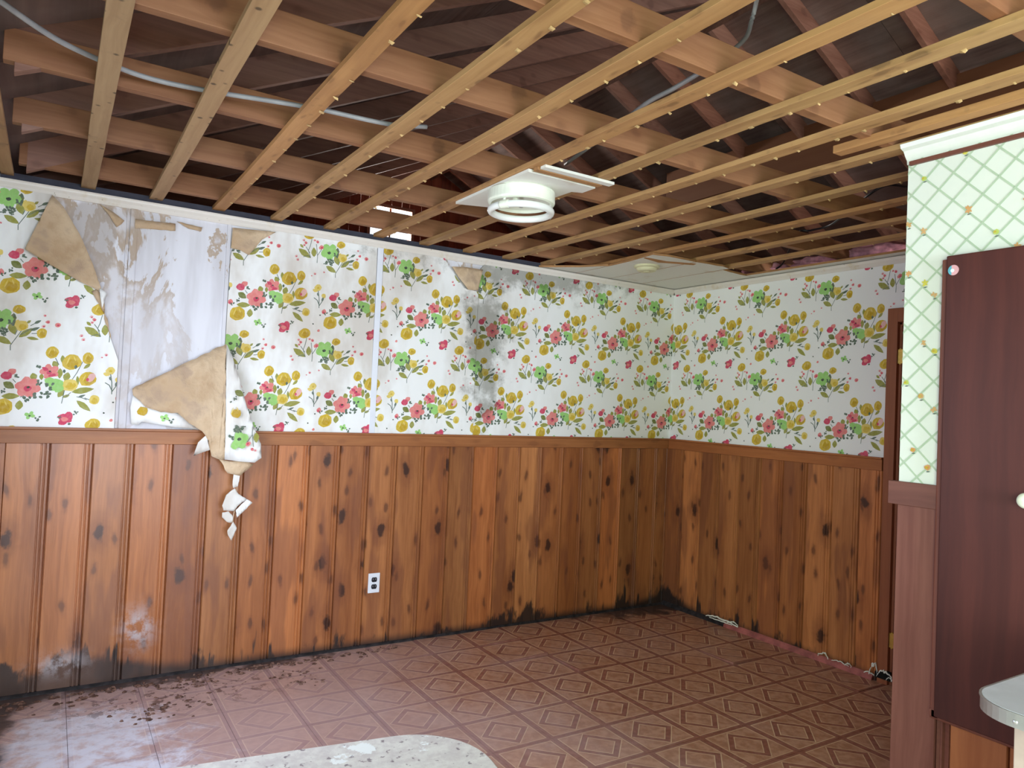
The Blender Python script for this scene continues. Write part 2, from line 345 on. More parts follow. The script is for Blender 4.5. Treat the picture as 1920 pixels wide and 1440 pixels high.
# ------------------------------------------------------------------ structure: floor
floor = MB(); floor.box((XL-.3, YR-.1, -.12), (8.4, 8.95, -.006)); floor = floor.obj('floor', M_CONC); tag(floor, kind='structure')
tile_me = None; ntile = 0
i0, i1 = -8, 7
for j in range(-6, 5):
    for i in range(i0, i1):
        ax, bx = X0+i*TX, X0+(i+1)*TX; ay, by = Y0+j*TY, Y0+(j+1)*TY
        ax, bx, ay, by = max(ax, XL), min(bx, E), max(ay, 1.15), min(by, D)
        if bx-ax < .02 or by-ay < .02: continue
        mb = MB(); g = .0009
        lift = [0]*4
        if random.random() < .22: lift[random.randrange(4)] = random.uniform(.001, .004)
        if (i, j) == (1, 4) or (i, j) == (1, 3): lift = [.002, .016, .004, .0]
        if (i, j) in ((5, 1), (2, 2)): lift = [.012, .002, 0, 0]
        cs = [(ax+g, ay+g), (bx-g, ay+g), (bx-g, by-g), (ax+g, by-g)]
        top = [(*cs[q], .0005+lift[q]) for q in range(4)]; mid = ((ax+bx)/2, (ay+by)/2, .0005)
        low = [(*cs[q], -.006) for q in range(4)]
        mb.poly(top+[mid]+low, [(0, 1, 4), (1, 2, 4), (2, 3, 4), (3, 0, 4)]+[(q, 5+q, 5+(q+1) % 4, (q+1) % 4) for q in range(4)])
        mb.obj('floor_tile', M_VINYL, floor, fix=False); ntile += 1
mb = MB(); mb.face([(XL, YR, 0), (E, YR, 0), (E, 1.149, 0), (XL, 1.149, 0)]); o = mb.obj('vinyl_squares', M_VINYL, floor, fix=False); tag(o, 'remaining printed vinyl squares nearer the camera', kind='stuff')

# ------------------------------------------------------------------ structure: walls
mb = MB(); mb.box((XL, D+.012, 0), (E+.1, D+.12, ZC+.016)); wall_left = mb.obj('wall_left', M_BARE); tag(wall_left, kind='structure')
mb = MB(); mb.box((XL, D+.0, ZC-.030), (E, D+.012, ZC+.016)); mb.obj('top_strip', M_GREYPLATE, wall_left)
mb = MB()
mb.box((E+.012, 2.337, 0), (E+.12, D+.1, ZC+.02)); mb.box((E+.012, 1.48, 2.10), (E+.12, 2.337, ZC+.02)); mb.box((E+.012, YR, 0), (E+.12, 1.48, ZC+.02))
wall_right = mb.obj('wall_right', M_BARE); tag(wall_right, kind='structure')
mb = MB(); mb.box((P+.012, YR, 0), (P+.12, PY, ZC+.01)); wall_part = mb.obj('wall_partition', M_BARE); tag(wall_part, kind='structure')
# exterior wall hugging the camera on the left, with its window opening behind the view
mb = MB(); xo = XL-.12
for a, b in (((xo, 3.25, 0), (XL, D+.12, ZC)), ((xo, .0, 0), (XL, 1.85, ZC)), ((xo, 1.85, 0), (XL, 3.25, .95)), ((xo, 1.85, 2.1), (XL, 3.25, ZC)), ((xo, YR, 0), (XL, -1.9, ZC)), ((xo, -1.9, 0), (XL, .0, .75)), ((xo, -1.9, 2.05), (XL, 0, ZC))): mb.box(a, b)
mb.box((xo, D+.12, 0), (XL, 8.8, ZC)); o = mb.obj('wall_side', M_SIDEWALL); tag(o, kind='structure')
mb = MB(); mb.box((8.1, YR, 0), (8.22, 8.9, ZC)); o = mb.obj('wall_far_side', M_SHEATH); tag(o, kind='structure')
# rear wall with a wide opening behind the camera; right-hand opening added for the attic fill light
mb = MB()
mb.box((XL, YR-.12, 0), (.05, YR, ZC)); mb.box((.05, YR-.12, 0), (2.25, YR, .6)); mb.box((.05, YR-.12, 2.1), (2.25, YR, ZC)); mb.box((2.25, YR-.12, 0), (5.4, YR, ZC)); mb.box((7.0, YR-.12, 0), (8.1, YR, ZC)); mb.box((5.4, YR-.12, 0), (7.0, YR, .9)); mb.box((5.4, YR-.12, 2.1), (7.0, YR, ZC))
o = mb.obj('wall_rear', M_SIDEWALL); tag(o, kind='structure')
mb = MB()
for pr in ([(-.25, ZC), (8.2, ZC), (8.1, 2.58), (4.11, 4.6), (-.25, 2.5)],): mb.prism(pr, 1, YR-.12, YR-.02)
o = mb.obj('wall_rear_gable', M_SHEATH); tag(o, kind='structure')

# far gable: red vertical boards round a small open window
gy = 8.8; g = empty('wall_gable', (4, gy, 0)); tag(g, kind='structure')
def ztop(x): return min(2.62+.48*x, 6.65-.5*x)
x = -.2; wx0, wx1, wz0, wz1 = 3.27, 3.83, 3.36, 3.90
cuts = sorted([-.2+.14*i for i in range(60)]+[wx0, wx1])
cuts = [c_ for c_ in cuts if c_ <= 8.1]
cuts = [c_ for q, c_ in enumerate(cuts) if c_ in (wx0, wx1) or (abs(c_-wx0) > .05 and abs(c_-wx1) > .05)]
for a, b in zip(cuts, cuts[1:]):
    yy = gy+random.uniform(-.004, .004); segs = [(0., None)]
    if a >= wx0-1e-6 and b <= wx1+1e-6: segs = [(0., wz0), (wz1, None)]
    mb = MB()
    for s0, s1 in segs:
        if s1 is None: pr = [(a+.002, s0), (b-.002, s0), (b-.002, ztop(b)), (a+.002, ztop(a))]
        else: pr = [(a+.002, s0), (b-.002, s0), (b-.002, s1), (a+.002, s1)]
        mb.prism(pr, 1, yy, yy+.03)
    o = mb.obj('gable_board', M_GABLE); o.data.transform(Matrix.Translation((-4, -gy, 0))); o.parent = g
mb = MB(); fy0, fy1 = gy-.09, gy+.0
mb.box((wx0-.04, fy0, wz0), (wx0, fy1, wz1)); mb.box((wx1, fy0, wz0), (wx1+.04, fy1, wz1)); mb.box((wx0-.04, fy0, wz1), (wx1+.04, fy1, wz1+.04)); mb.box((wx0-.04, fy0, wz0-.04), (wx1+.04, fy1, wz0))
o = mb.obj('window_1', M_RAFTER); tag(o, kind='structure')
mb = MB(); mb.box((wx0, fy0+.03, 3.66), (wx1, fy0+.05, 3.685)); mb.box((3.53, fy0+.03, wz0), (3.555, fy0+.05, wz1)); mb.obj('muntin', M_RAFTER, o)

# ------------------------------------------------------------------ planks (knotty pine, moulded edge) on left and end wall
def plank_profile(w):
    # (offset along wall, depth towards the room)
    return [(0, .003), (.002, .006), (.004, .012), (w-.040, .012), (w-.038, .0075), (w-.035, .0075), (w-.032, .0125), (w-.024, .0125), (w-.021, .0075), (w-.019, .0075), (w-.015, .0135), (w-.006, .0135), (w-.0025, .006), (w-.0008, .003), (w-.0008, -.012), (0, -.012)]
def make_planks(parent, kind, a, step, a1, mat, z1=ZR0+.02, z0=0):
    pos = a
    sgn = 1 if kind == 'X' else -1
    while sgn*(a1-pos) > .01:
        wdt = min(step, sgn*(a1-pos)); pr = plank_profile(max(wdt, .06)); j = random.uniform(-.0012, .0012)
        mb = MB()
        if kind == 'X': mb.prism([(pos+min(p_, wdt), D-d_+j) for p_, d_ in pr], 2, z0, z1)
        else: mb.prism([(E-d_+j, pos-min(p_, wdt)) for p_, d_ in pr], 2, z0, z1)
        o = mb.obj('plank', mat, parent); local(o, (pos, D, 0) if kind == 'X' else (E, pos, 0)); pos += sgn*step
make_planks(wall_left, 'X', .010-.1783*1, .1783, E+.01, M_PLANK)
mb = MB(); mb.prism([(XL, D+.012), (XL, D-.012), (.010-.179, D-.012), (.010-.179, D+.012)], 2, 0, ZR0+.02); mb.obj('plank', M_PLANK, wall_left)
make_planks(wall_right, 'Y', D-.004, .1765, 2.40, M_PLANK)
# chair rails, crown strips, baseboards
def struct(mb, name, mat, **kw): o = mb.obj(name, mat, **kw); tag(o, kind='structure'); return o
mb = MB(); mb.prism([(D-.012, ZR0), (D-.026, ZR0+.003), (D-.027, ZR1-.014), (D-.034, ZR1-.010), (D-.034, ZR1), (D+.012, ZR1)], 0, XL, E-.02); struct(mb, 'trim_1', M_RAIL)
mb = MB(); mb.prism([(E-.012, ZR0), (E-.026, ZR0+.003), (E-.027, ZR1-.014), (E-.034, ZR1-.010), (E-.034, ZR1), (E+.012, ZR1)], 1, 2.40, D-.03); struct(mb, 'trim_2', M_RAIL_Y)
cp = [(0, -.060), (.008, -.060), (.012, -.052), (.016, -.042), (.024, -.030), (.026, -.022), (.032, -.016), (0, -.016)]
mb = MB(); mb.prism([(D+.012-d_*1.1, ZC-.003+h_) for d_, h_ in cp], 0, XL, E-.01); struct(mb, 'trim_3', M_TRIM)
mb = MB(); mb.prism([(E+.012-d_*1.1, ZC-.003+h_) for d_, h_ in cp], 1, YR, D-.01); struct(mb, 'trim_4', M_TRIM)
cp2 = [(0, -.062), (.012, -.062), (.014, -.048), (.024, -.036), (.034, -.02), (.05, -.014), (.054, 0), (0, 0)]
mb = MB(); mb.prism([(P+.012-d_*1.15, ZC+.012+h_) for d_, h_ in cp2], 1, YR, PY+.005); struct(mb, 'trim_5', M_TRIMW)
mb = MB(); mb.prism([(P-.004, 2.372), (P-.016, 2.372), (P-.016, 2.386), (P-.004, 2.386)], 1, YR, PY-.01); struct(mb, 'trim_6', M_PART_DARK)
mb = MB(); mb.prism([(D, 0), (D-.026, 0), (D-.024, .006), (D-.016, .014), (D, .016)], 0, XL, E-.01); struct(mb, 'baseboard_left', M_BASEBLK)
mb = MB(); mb.prism([(E, 0), (E-.032, 0), (E-.03, .014), (E-.014, .034), (E, .036)], 1, 2.42, 3.5); struct(mb, 'baseboard_right', M_BASE)
mb = MB(); mb.prism([(E, 0), (E-.03, 0), (E-.028, .012), (E-.014, .03), (E, .032)], 1, 3.5, D-.02); struct(mb, 'baseboard_corner', M_BASEBLK)

# ------------------------------------------------------------------ flower print
YEL = srgb(216, 184, 56); YELD = srgb(198, 162, 34); YELL = srgb(232, 208, 110); OLV = srgb(158, 158, 74); OLVD = srgb(120, 128, 62); DKG = srgb(92, 110, 92)
PNK = srgb(234, 138, 134); RED = srgb(214, 72, 104); PNKL = srgb(240, 190, 186); GRN = srgb(158, 212, 120); INK = srgb(60, 72, 58); STM = srgb(104, 120, 110); PAPER = srgb(247, 247, 247)
def ell(cx, cy, rx, ry, col, n=12, rot=0., wob=.07, layer=1, seed=0):
    r_ = random.Random(int(cx*31+cy*17+seed)); pts = []
    if rx > 1: rx, ry = rx*1.1, ry*1.1
    ca, sa = math.cos(rot), math.sin(rot)
    for i in range(n):
        t = 2*math.pi*i/n; s = 1+r_.uniform(-wob, wob); px, py = rx*s*math.cos(t), ry*s*math.sin(t); pts.append((cx+px*ca-py*sa, cy+px*sa+py*ca))
    return (layer, col, pts)
def leaf(x1, y1, x2, y2, wd, col, layer=1):
    wd *= 1.15
    dx, dy = x2-x1, y2-y1; L_ = math.hypot(dx, dy) or 1; nx, ny = -dy/L_*wd/2, dx/L_*wd/2
    prof = [(0, 0), (.15, .55), (.4, 1), (.65, .85), (.85, .45), (1, 0)]
    pts = [(x1+dx*t+nx*s, y1+dy*t+ny*s) for t, s in prof]+[(x1+dx*t-nx*s, y1+dy*t-ny*s) for t, s in prof[-2:0:-1]]
    return (layer, col, pts)
def stem(pts, wd=7, col=STM, layer=1):
    out = []
    for (x1, y1), (x2, y2) in zip(pts, pts[1:]):
        dx, dy = x2-x1, y2-y1; L_ = math.hypot(dx, dy) or 1; nx, ny = -dy/L_*wd/2, dx/L_*wd/2
        out.append((layer, col, [(x1+nx, y1+ny), (x2+nx, y2+ny), (x2-nx, y2-ny), (x1-nx, y1-ny)]))
    return out
def tulip(x, y, rx, ry, light=False):
    a = YELL if light else YEL; b = YEL if light else YELD
    return [ell(x, y, rx, ry, a, 14, wob=.08, layer=2), ell(x+rx*.12, y+ry*.18, rx*.62, ry*.6, b, 10, wob=.14, layer=3), leaf(x-rx*.6, y+ry*.3, x-rx*.2, y-ry*.8, rx*.16, YELL, 4), leaf(x+rx*.45, y-ry*.1, x+rx*.2, y-ry*.85, rx*.14, YELL, 4)]
def sprig(x, y, r):
    rr = random.Random(int(x*7+y)); return [ell(x+rr.uniform(-r, r)*.7, y+rr.uniform(-r, r)*.7, r*.36, r*.26, DKG, 7, rr.uniform(0, 3), .2, 2, q) for q in range(6)]
def flower(x, y, R, n, col, cr, ccol, seed=0, sq=1.):
    out = []
    for q in range(n):
        a = 2*math.pi*q/n+seed; out.append(ell(x+math.cos(a)*R*.56, y+math.sin(a)*R*.5*sq, R*.46, R*.4*sq, col, 10, a, .1, 2, q))
    out.append(ell(x, y, R*.45, R*.42*sq, col, 10, 0, .1, 2))
    if cr:
        out += [ell(x-R*.05, y+R*.12, cr, cr*.8, ccol, 10, 0, .15, 3)]+([ell(x+R*.02, y, cr*.42, cr*.32, INK, 8, 0, .15, 4)] if ccol != INK else [])
    return out
A = []
for a in ((90,455,180,520,60,OLVD),(75,590,225,600,54,OLV),(215,735,225,640,58,OLV),(325,380,345,455,54,OLV),(575,215,582,305,36,OLV),(498,270,532,340,48,OLV),(400,390,400,455,32,OLV),(556,345,552,450,44,OLV),(625,390,600,480,56,OLV),(705,430,712,525,26,OLV),(655,592,855,572,56,OLV),(540,635,592,560,48,OLV),(700,680,825,800,48,OLV),(820,312,758,362,30,OLV),(710,650,780,628,20,STM),(640,620,575,640,26,OLV)): A.append(leaf(*a))
for s_ in (((515,240),(545,310)),((750,290),(700,400),(594,575),(572,700)),((650,595),(600,640)),((165,430),(190,465)),((790,680),(745,655),(700,642)),((225,610),(260,600)),((830,690),(770,660))): A += stem(s_)
for a in ((487,185,52,55),(655,290,76,74),(797,258,45,54),(795,470,72,66),(85,692,76,72)): A += tulip(*a)
A += [ell(828, 455, 30, 42, PNKL, 10, .5, .1, 4), ell(795, 475, 12, 16, RED, 8, 0, .1, 5)]
for a in ((640,520,66,56,True),(855,685,42,46,True)): A += tulip(*a)
A += flower(290, 518, 104, 6, PNK, 32, RED, .3)+flower(468, 372, 82, 5, PNK, 22, RED, .7, .85)
A += [ell(490, 412, 32, 16, RED, 9, -.2, .1, 4), ell(115, 392, 42, 36, RED, 10, 0, .1, 3), ell(158, 356, 34, 28, PNK, 9, 0, .1, 2), ell(430, 345, 26, 16, RED, 8, .5, .2, 4), ell(10, 560, 26, 28, PNK, 9, 0, .1, 2), ell(0, 568, 12, 12, RED, 7, 0, .1, 3)]
A += [ell(520, 508, 60, 56, GRN, 12, 0, .1, 2), ell(470, 470, 44, 36, GRN, 10, .4, .1, 2), ell(545, 548, 40, 34, GRN, 10, -.4, .1, 2)]
for a in ((380,315,26),(192,400,28),(95,540,26),(280,630,38),(372,600,44),(440,602,42),(465,522,44),(378,475,34),(32,585,24)): A += sprig(*a)
A += [leaf(590, 358, 592, 398, 22, DKG, 3), leaf(692, 320, 688, 362, 24, DKG, 4)]
A += flower(308, 795, 46, 4, GRN, 9, INK, .5, .8)+sprig(370, 835, 28)
A += [ell(590, 840, 44, 34, RED, 10, .3, .12, 2), ell(635, 835, 34, 42, RED, 10, 0, .1, 2), ell(585, 888, 36, 30, RED, 10, 0, .12, 2), ell(600, 862, 26, 22, PNK, 9, 0, .2, 3), ell(636, 872, 26, 24, RED, 9, 0, .1, 2)]+sprig(552, 838, 18)+sprig(692, 802, 26)+[ell(640, 912, 12, 10, DKG, 7, 0, .2, 2)]
A += [ell(1000, 395, 42, 34, YELL, 10, 0, .15, 2), ell(965, 428, 30, 18, YELL, 8, .4, .15, 2), ell(1000, 400, 14, 12, YEL, 8, 0, .2, 3), ell(1066, 495, 24, 28, YELL, 9, 0, .1, 2)]
for s_ in (((1000,430),(1012,520),(1012,640)),((1062,520),(1050,560),(1014,612)),((950,515),(990,545),(1012,600))): A += stem(s_, 9)
A += [leaf(990, 455, 1008, 500, 22, STM, 2), leaf(1062, 510, 1045, 565, 24, STM, 2)]
for a in ((1010,910,15),(1025,725,8),(942,828,8)): A.append(ell(a[0], a[1], a[2], a[2], PNK if a[2] > 10 else INK, 8, 0, .2, 2))
B = []
for a in ((715,1110,858,1218,62,OLV),(898,1205,895,1090,56,OLV),(732,1058,772,1100,26,OLV),(1140,1055,1135,1115,44,OLV),(1185,1090,1170,1190,50,OLVD),(1160,1175,1192,1295,64,OLV),(1225,1325,1345,1238,50,OLV),(1045,1310,1168,1388,54,OLV),(1290,1328,1392,1352,28,OLV),(1320,1262,1398,1232,26,DKG),(1350,1195,1410,1162,24,DKG),(1182,1085,1196,1142,20,DKG),(1290,1190,1325,1160,22,OLV)): B.append(leaf(*a))
for s_ in (((872,990),(850,1080),(830,1130),(858,1215)),((800,1085),(850,1160)),((925,1050),(940,1200),(935,1275)),((990,1110),(940,1185)),((770,1205),(830,1190),(858,1215)),((1400,1290),(1330,1292)),((1255,1250),(1160,1400),(1160,1450)),((1330,1240),(1240,1300)),((1320,1215),(1360,1190)),((1195,1300),(1220,1240))): B += stem(s_)
B += tulip(845, 938, 60, 54)+[ell(795, 940, 22, 30, YEL, 9, 0, .1, 2)]+tulip(1225, 1052, 48, 38)+tulip(1250, 1212, 48, 48, True)+tulip(1415, 1292, 40, 45)+[ell(1215, 1190, 28, 34, YELL, 9, 0, .1, 2)]
B += flower(1085, 1140, 104, 5, GRN, 20, INK, .3)
for a in ((1080,1258,42),(1035,1272,26),(1120,1255,34),(1108,1290,22),(1165,1185,38)): B += sprig(*a)
for a in ((775,1010,15),(800,1040,18),(780,1066,15),(905,1005,15),(940,1025,19),(985,1090,27),(690,1200,16),(706,1240,16),(1440,1115,14),(1465,1180,18),(1430,1222,16),(1550,1212,23),(910,1405,16),(1020,1385,12),(872,1428,9)):
    B += [ell(a[0], a[1], a[2], a[2]*.85, PNKL if a[2] < 17 else PNK, 8, 0, .2, 2), ell(a[0]+2, a[1]+3, a[2]*.5, a[2]*.45, RED, 6, 0, .2, 3)]
SC = 1/2090.
def norm(M): return [(l, c_, [((x-450+.04*(y-450))*SC, -((y-450)-.118*(x-450))*SC) for x, y in pts]) for l, c_, pts in M]
A = norm(A); B = norm(B)
def clip_half(pts, f):
    out = []; n = len(pts)
    for i in range(n):
        p_, q_ = pts[i], pts[(i+1) % n]; a, b = f(p_), f(q_)
        if a >= 0: out.append(p_)
        if (a >= 0) != (b >= 0):
            t = a/(a-b); out.append((p_[0]+(q_[0]-p_[0])*t, p_[1]+(q_[1]-p_[1])*t))
    return out
def paper(name, parent, rows, place, motifs, mat, seed=1):
    """wallpaper: background and printed shapes, cut to a stack of trapezoids.  rows = [(z, left, right), ...]; place(u, z, d) -> world point"""
    mb = MB(); traps = []
    for (z0, l0, r0), (z1, l1, r1) in zip(rows, rows[1:]): traps.append((z0, z1, l0, r0, l1, r1))
    def emit(pts, d, c_):
        u0, u1 = min(p_[0] for p_ in pts), max(p_[0] for p_ in pts); v0, v1 = min(p_[1] for p_ in pts), max(p_[1] for p_ in pts)
        for z0, z1, l0, r0, l1, r1 in traps:
            if v1 < z0 or v0 > z1 or u1 < min(l0, l1) or u0 > max(r0, r1): continue
            q = clip_half(pts, lambda p_: p_[1]-z0); q = clip_half(q, lambda p_: z1-p_[1]) if q else q
            q = clip_half(q, lambda p_: p_[0]-(l0+(l1-l0)*(p_[1]-z0)/(z1-z0))) if q else q
            q = clip_half(q, lambda p_: (r0+(r1-r0)*(p_[1]-z0)/(z1-z0))-p_[0]) if q else q
            if len(q) >= 3: mb.face([place(a, b, d) for a, b in q], 0, c_)
    for z0, z1, l0, r0, l1, r1 in traps:
        mb.face([place(l0, z0, 0), place(r0, z0, 0), place(r1, z1, 0), place(l1, z1, 0)], 0, PAPER)
        for la, lb in ((l0, l1), (r0, r1)):   # cut edge turns back to the wall
            mb.face([place(la, z0, 0), place(lb, z1, 0), place(lb, z1, -.004), place(la, z0, -.004)], 0, (.6, .55, .5))
    for rank, c_, pts in motifs: emit(pts, .0002+rank*(.00001 if len(motifs) > 900 else .000004), c_)
    return mb.obj(name, mat, parent, color=True, fix=False)
def ranked(M_): return [(q, c_, pts) for q, (l, c_, pts) in enumerate(sorted(M_, key=lambda t: t[0]))]
A = ranked(A); B = ranked(B)
def spread(u0, du, n, zA, flip=1, B_du=-.0):
    out = []
    for i in range(-1, n+1):
        for zz in (zA+1.13, zA+.565, zA, zA-.565):
            for M_ in (A, B):
                for l, c_, pts in M_: out.append((l, c_, [(u0+i*du+p_[0], zz+p_[1]) for p_ in pts]))
    return out
pl = lambda u_, z_, d_: (u_, D-.002-d_, z_)
pe = lambda u_, z_, d_: (E-.002-d_, D-u_, z_)
ZP = 1.45; ZT_ = 2.372
paper('wallpaper', wall_left, [(ZR1-.004, XL, .272), (1.60, XL, .272), (1.70, XL, .236), (1.80, XL, .205), (1.90, XL, .195), (1.95, XL, .17), (2.02, XL, .02), (2.09, XL, -.115), (ZT_, XL, -.045)], pl, spread(-.02, .512, 2, 1.49), M_PAPER)
paper('wallpaper', wall_left, [(ZR1-.004, .775, 1.606), (1.7, .772, 1.604), (2.2, .775, 1.602), (2.235, .78, 1.602), (2.25, .84, 1.602), (2.34, .96, 1.602), (ZT_, .98, 1.60)], pl, spread(.995, .512, 2, 1.465), M_PAPER)
paper('wallpaper', wall_left, [(ZR1-.004, 1.642, 2.312), (2.19, 1.643, 2.305), (2.20, 1.643, 2.20), (2.32, 1.644, 2.09), (ZT_, 1.644, 2.05)], pl, spread(1.475, .512, 2, 1.445), M_PAPER)
paper('wallpaper', wall_left, [(ZR1-.004, 2.313, E+.004), (2.33, 2.306, E+.004), (ZT_, 2.34, E+.004)], pl, spread(2.499, .512, 4, 1.425), M_PAPER)
paper('wallpaper', wall_right, [(ZR1-.004, 0, D-2.395), (ZT_, 0, D-2.395)], pe, spread(.485-.517, .517, 4, 1.445), M_PAPER)
paper('wallpaper', wall_right, [(2.115, D-2.395, D-YR), (ZT_, D-2.395, D-YR)], pe, spread(.485-.517, .517, 9, 1.445), M_PAPER)
# battens over the wallboard joints
mb = MB(); mb.prism([(1.605, D+.012), (1.605, D-.004), (1.641, D-.004), (1.641, D+.012)], 2, ZR1, ZT_); mb.obj('joint_batten', M_PLATE, wall_left)
mb = MB(); mb.box((.274, D+.004, ZR1), (.286, D+.012, ZT_)); mb.box((.290, D+.002, ZR1), (.322, D+.012, ZT_)); mb.obj('joint_batten', M_BARE, wall_left)
mb = MB(); mb.box((.752, D+.003, ZR1), (.770, D+.012, ZT_)); mb.obj('joint_batten', M_BARE, wall_left)

# torn paper hanging off the wall
def sheet(name, poly, yfun, mat, parent, label=None, thick=.0012, res=.022, rag=.0, prints=None, crumple=.004):
    """poly: outline in (x, z); filled, refined and bent by yfun(x, z) = distance off the wall"""
    pts = []
    for i, (a, b) in enumerate(poly):
        c_, d_ = poly[(i+1) % len(poly)]; L_ = math.hypot(c_-a, d_-b); n_ = max(1, int(L_/res))
        for q in range(n_):
            t = q/n_; jx = random.uniform(-rag, rag) if q else 0; pts.append((a+(c_-a)*t+jx, b+(d_-b)*t+(random.uniform(-rag, rag) if q else 0)))
    bm = bmesh.new(); vs = [bm.verts.new((a, 0, b)) for a, b in pts]
    f = bm.faces.new(vs); bmesh.ops.triangulate(bm, faces=[f])
    for _ in range(3):
        es = [e for e in bm.edges if e.calc_length() > res*1.8]
        if es: bmesh.ops.subdivide_edges(bm, edges=es, cuts=1); bmesh.ops.triangulate(bm, faces=bm.faces[:])
    for v_ in bm.verts:
        x_, z_ = v_.co.x, v_.co.z
        v_.co.y = D-.004-max(.0, yfun(x_, z_))-crumple*(1+mnoise.noise(Vector((x_*11, z_*11, 3))))
    me = bpy.data.meshes.new(name); bmesh.ops.recalc_face_normals(bm, faces=bm.faces); bm.to_mesh(me); bm.free()
    me.polygons.foreach_set('use_smooth', [True]*len(me.polygons))
    at = me.color_attributes.new('print', 'FLOAT_COLOR', 'CORNER'); at.data.foreach_set('color', [*PAPER, 1]*len(me.loops))
    me.materials.append(mat); o = bpy.data.objects.new(name, me); COL.objects.link(o)
    s_ = o.modifiers.new('thickness', 'SOLIDIFY'); s_.thickness = thick; s_.offset = 0
    o.parent = parent
    if label: o['label'] = label
    return o
papers = [o for o in wall_left.children if o.name.startswith('wallpaper')]; papers.sort(key=lambda o: min(v_.co.x for v_ in o.data.vertices))
p1, p2, p3, p4 = papers
# large corner folded down at the upper left: tan back outwards
def d_line(x, z, a, b):
    dx, dz = b[0]-a[0], b[1]-a[1]; L_ = math.hypot(dx, dz); return ((x-a[0])*dz-(z-a[1])*dx)/L_
fa, fb = (-.045, 2.368), (.190, 1.93)
sheet('folded_flap', [(-.047, 2.368), (-.14, 2.088), (-.036, 2.030), (.088, 1.968), (.185, 1.93), (.138, 2.06), (.074, 2.20), (.0, 2.32)], lambda x, z: .012+.10*min(1, abs(d_line(x, z, fa, fb))/.2)*.45, M_PBACK, p1, 'tan paper back, folded over')
sheet('torn_edge', [(.16, 1.945), (.196, 1.885), (.20, 1.80), (.235, 1.70), (.215, 1.80), (.175, 1.87), (.14, 1.93)], lambda x, z: .006, M_PBACK, p1, rag=.003)
sheet('curled_corner', [(.17, 1.945), (.205, 1.925), (.186, 1.85), (.176, 1.90)], lambda x, z: .05, M_PAPER, p1, crumple=.002)
# great flap peeled down at the joint
def y2(x, z): return .02+.09*max(0, min(1, (1.74-z)/.45))*max(.25, min(1, (x-.3)/.35))
sheet('folded_flap', [(.768, 1.722), (.58, 1.612), (.42, 1.515), (.338, 1.462), (.342, 1.432), (.375, 1.405), (.40, 1.375), (.47, 1.352), (.545, 1.352), (.60, 1.30), (.66, 1.262), (.70, 1.20), (.712, 1.135), (.745, 1.12), (.776, 1.118), (.772, 1.40)], y2, M_PBACK, p2, 'large tan paper back, peeled down', rag=.004, crumple=.014)
sheet('printed_flap', [(.770, 1.722), (.772, 1.40), (.776, 1.118), (.85, 1.108), (.93, 1.10), (.965, 1.125), (.958, 1.20), (.915, 1.29), (.87, 1.42), (.835, 1.55), (.80, 1.66)], lambda x, z: y2(.77, z)+.01-.22*max(0, x-.85)*.6, M_PAPER, p2, 'floral front of the peeled paper', crumple=.008)
sheet('torn_edge', [(.75, 1.12), (.80, 1.045), (.862, 1.03), (.93, 1.09), (.89, 1.11), (.80, 1.108)], lambda x, z: .10, M_PBACK, p2, rag=.003)
sheet('curled_corner', [(.345, 1.43), (.336, 1.37), (.345, 1.285), (.375, 1.285), (.39, 1.30), (.545, 1.275), (.62, 1.272), (.66, 1.262), (.60, 1.345), (.40, 1.40)], lambda x, z: .022, M_PAPER, p2, crumple=.003)
sheet('paper_shred', [(.695, 1.255), (.645, 1.205), (.628, 1.135), (.66, 1.150), (.70, 1.165), (.735, 1.19), (.735, 1.245), (.71, 1.262)], lambda x, z: .105, M_PAPER, p2, rag=.003, crumple=.012)
for pl_ in ([(.835, 1.055), (.862, 1.035), (.855, .975), (.832, .965), (.828, 1.0)], [(.842, .965), (.80, .93), (.782, .875), (.79, .85), (.84, .845), (.87, .88), (.905, .905), (.86, .935)], [(.905, .905), (.935, .885), (.885, .835), (.86, .81), (.85, .85)], [(.785, .84), (.815, .845), (.84, .815), (.835, .785), (.81, .79), (.785, .815)], [(.842, .79), (.862, .755), (.85, .715), (.838, .69), (.82, .72), (.815, .745)]):
    sheet('paper_shred', pl_, lambda x, z: .085, M_PAPER, p2, rag=.002, res=.012, crumple=.014)
mb = MB(); mb.tube([(.845, D-.1, 1.05), (.852, D-.1, .97), (.85, D-.1, .88), (.84, D-.1, .80), (.842, D-.1, .74)], .0025, 6); mb.obj('paper_thread', M_PBACK, p2)
# bouquets showing on the printed flap and the shreds
def decal(parent, items, yf):
    mb = MB()
    for l, c_, pts in items: mb.face([(a, yf(a, b)-l*.00002, b) for a, b in pts], 0, c_)
    return mb.obj('flower_print', M_PAPER, parent, color=True, fix=False)
def sub(M_, cx, cz, s, x0, x1, z0, z1, rot=0):
    out = []
    for l, c_, pts in M_:
        q = [(cx+(a*math.cos(rot)-b*math.sin(rot))*s, cz+(a*math.sin(rot)+b*math.cos(rot))*s) for a, b in pts]
        if all(x0 < a < x1 and z0 < b < z1 for a, b in q): out.append((l, c_, q))
    return out
yfp = lambda x, z: D-.004-(y2(.77, z)+.01-.22*max(0, x-.85)*.6)-.024
it = sub(B, 1.155, .925, -1., .785, .95, 1.12, 1.30)+sub(A, .985, 1.50, 1., .785, .86, 1.30, 1.50)
decal(p2, it, yfp)
decal(p2, sub(A, .555, 1.495, 1, .35, .655, 1.285, 1.385), lambda x, z: D-.004-.022-.008)
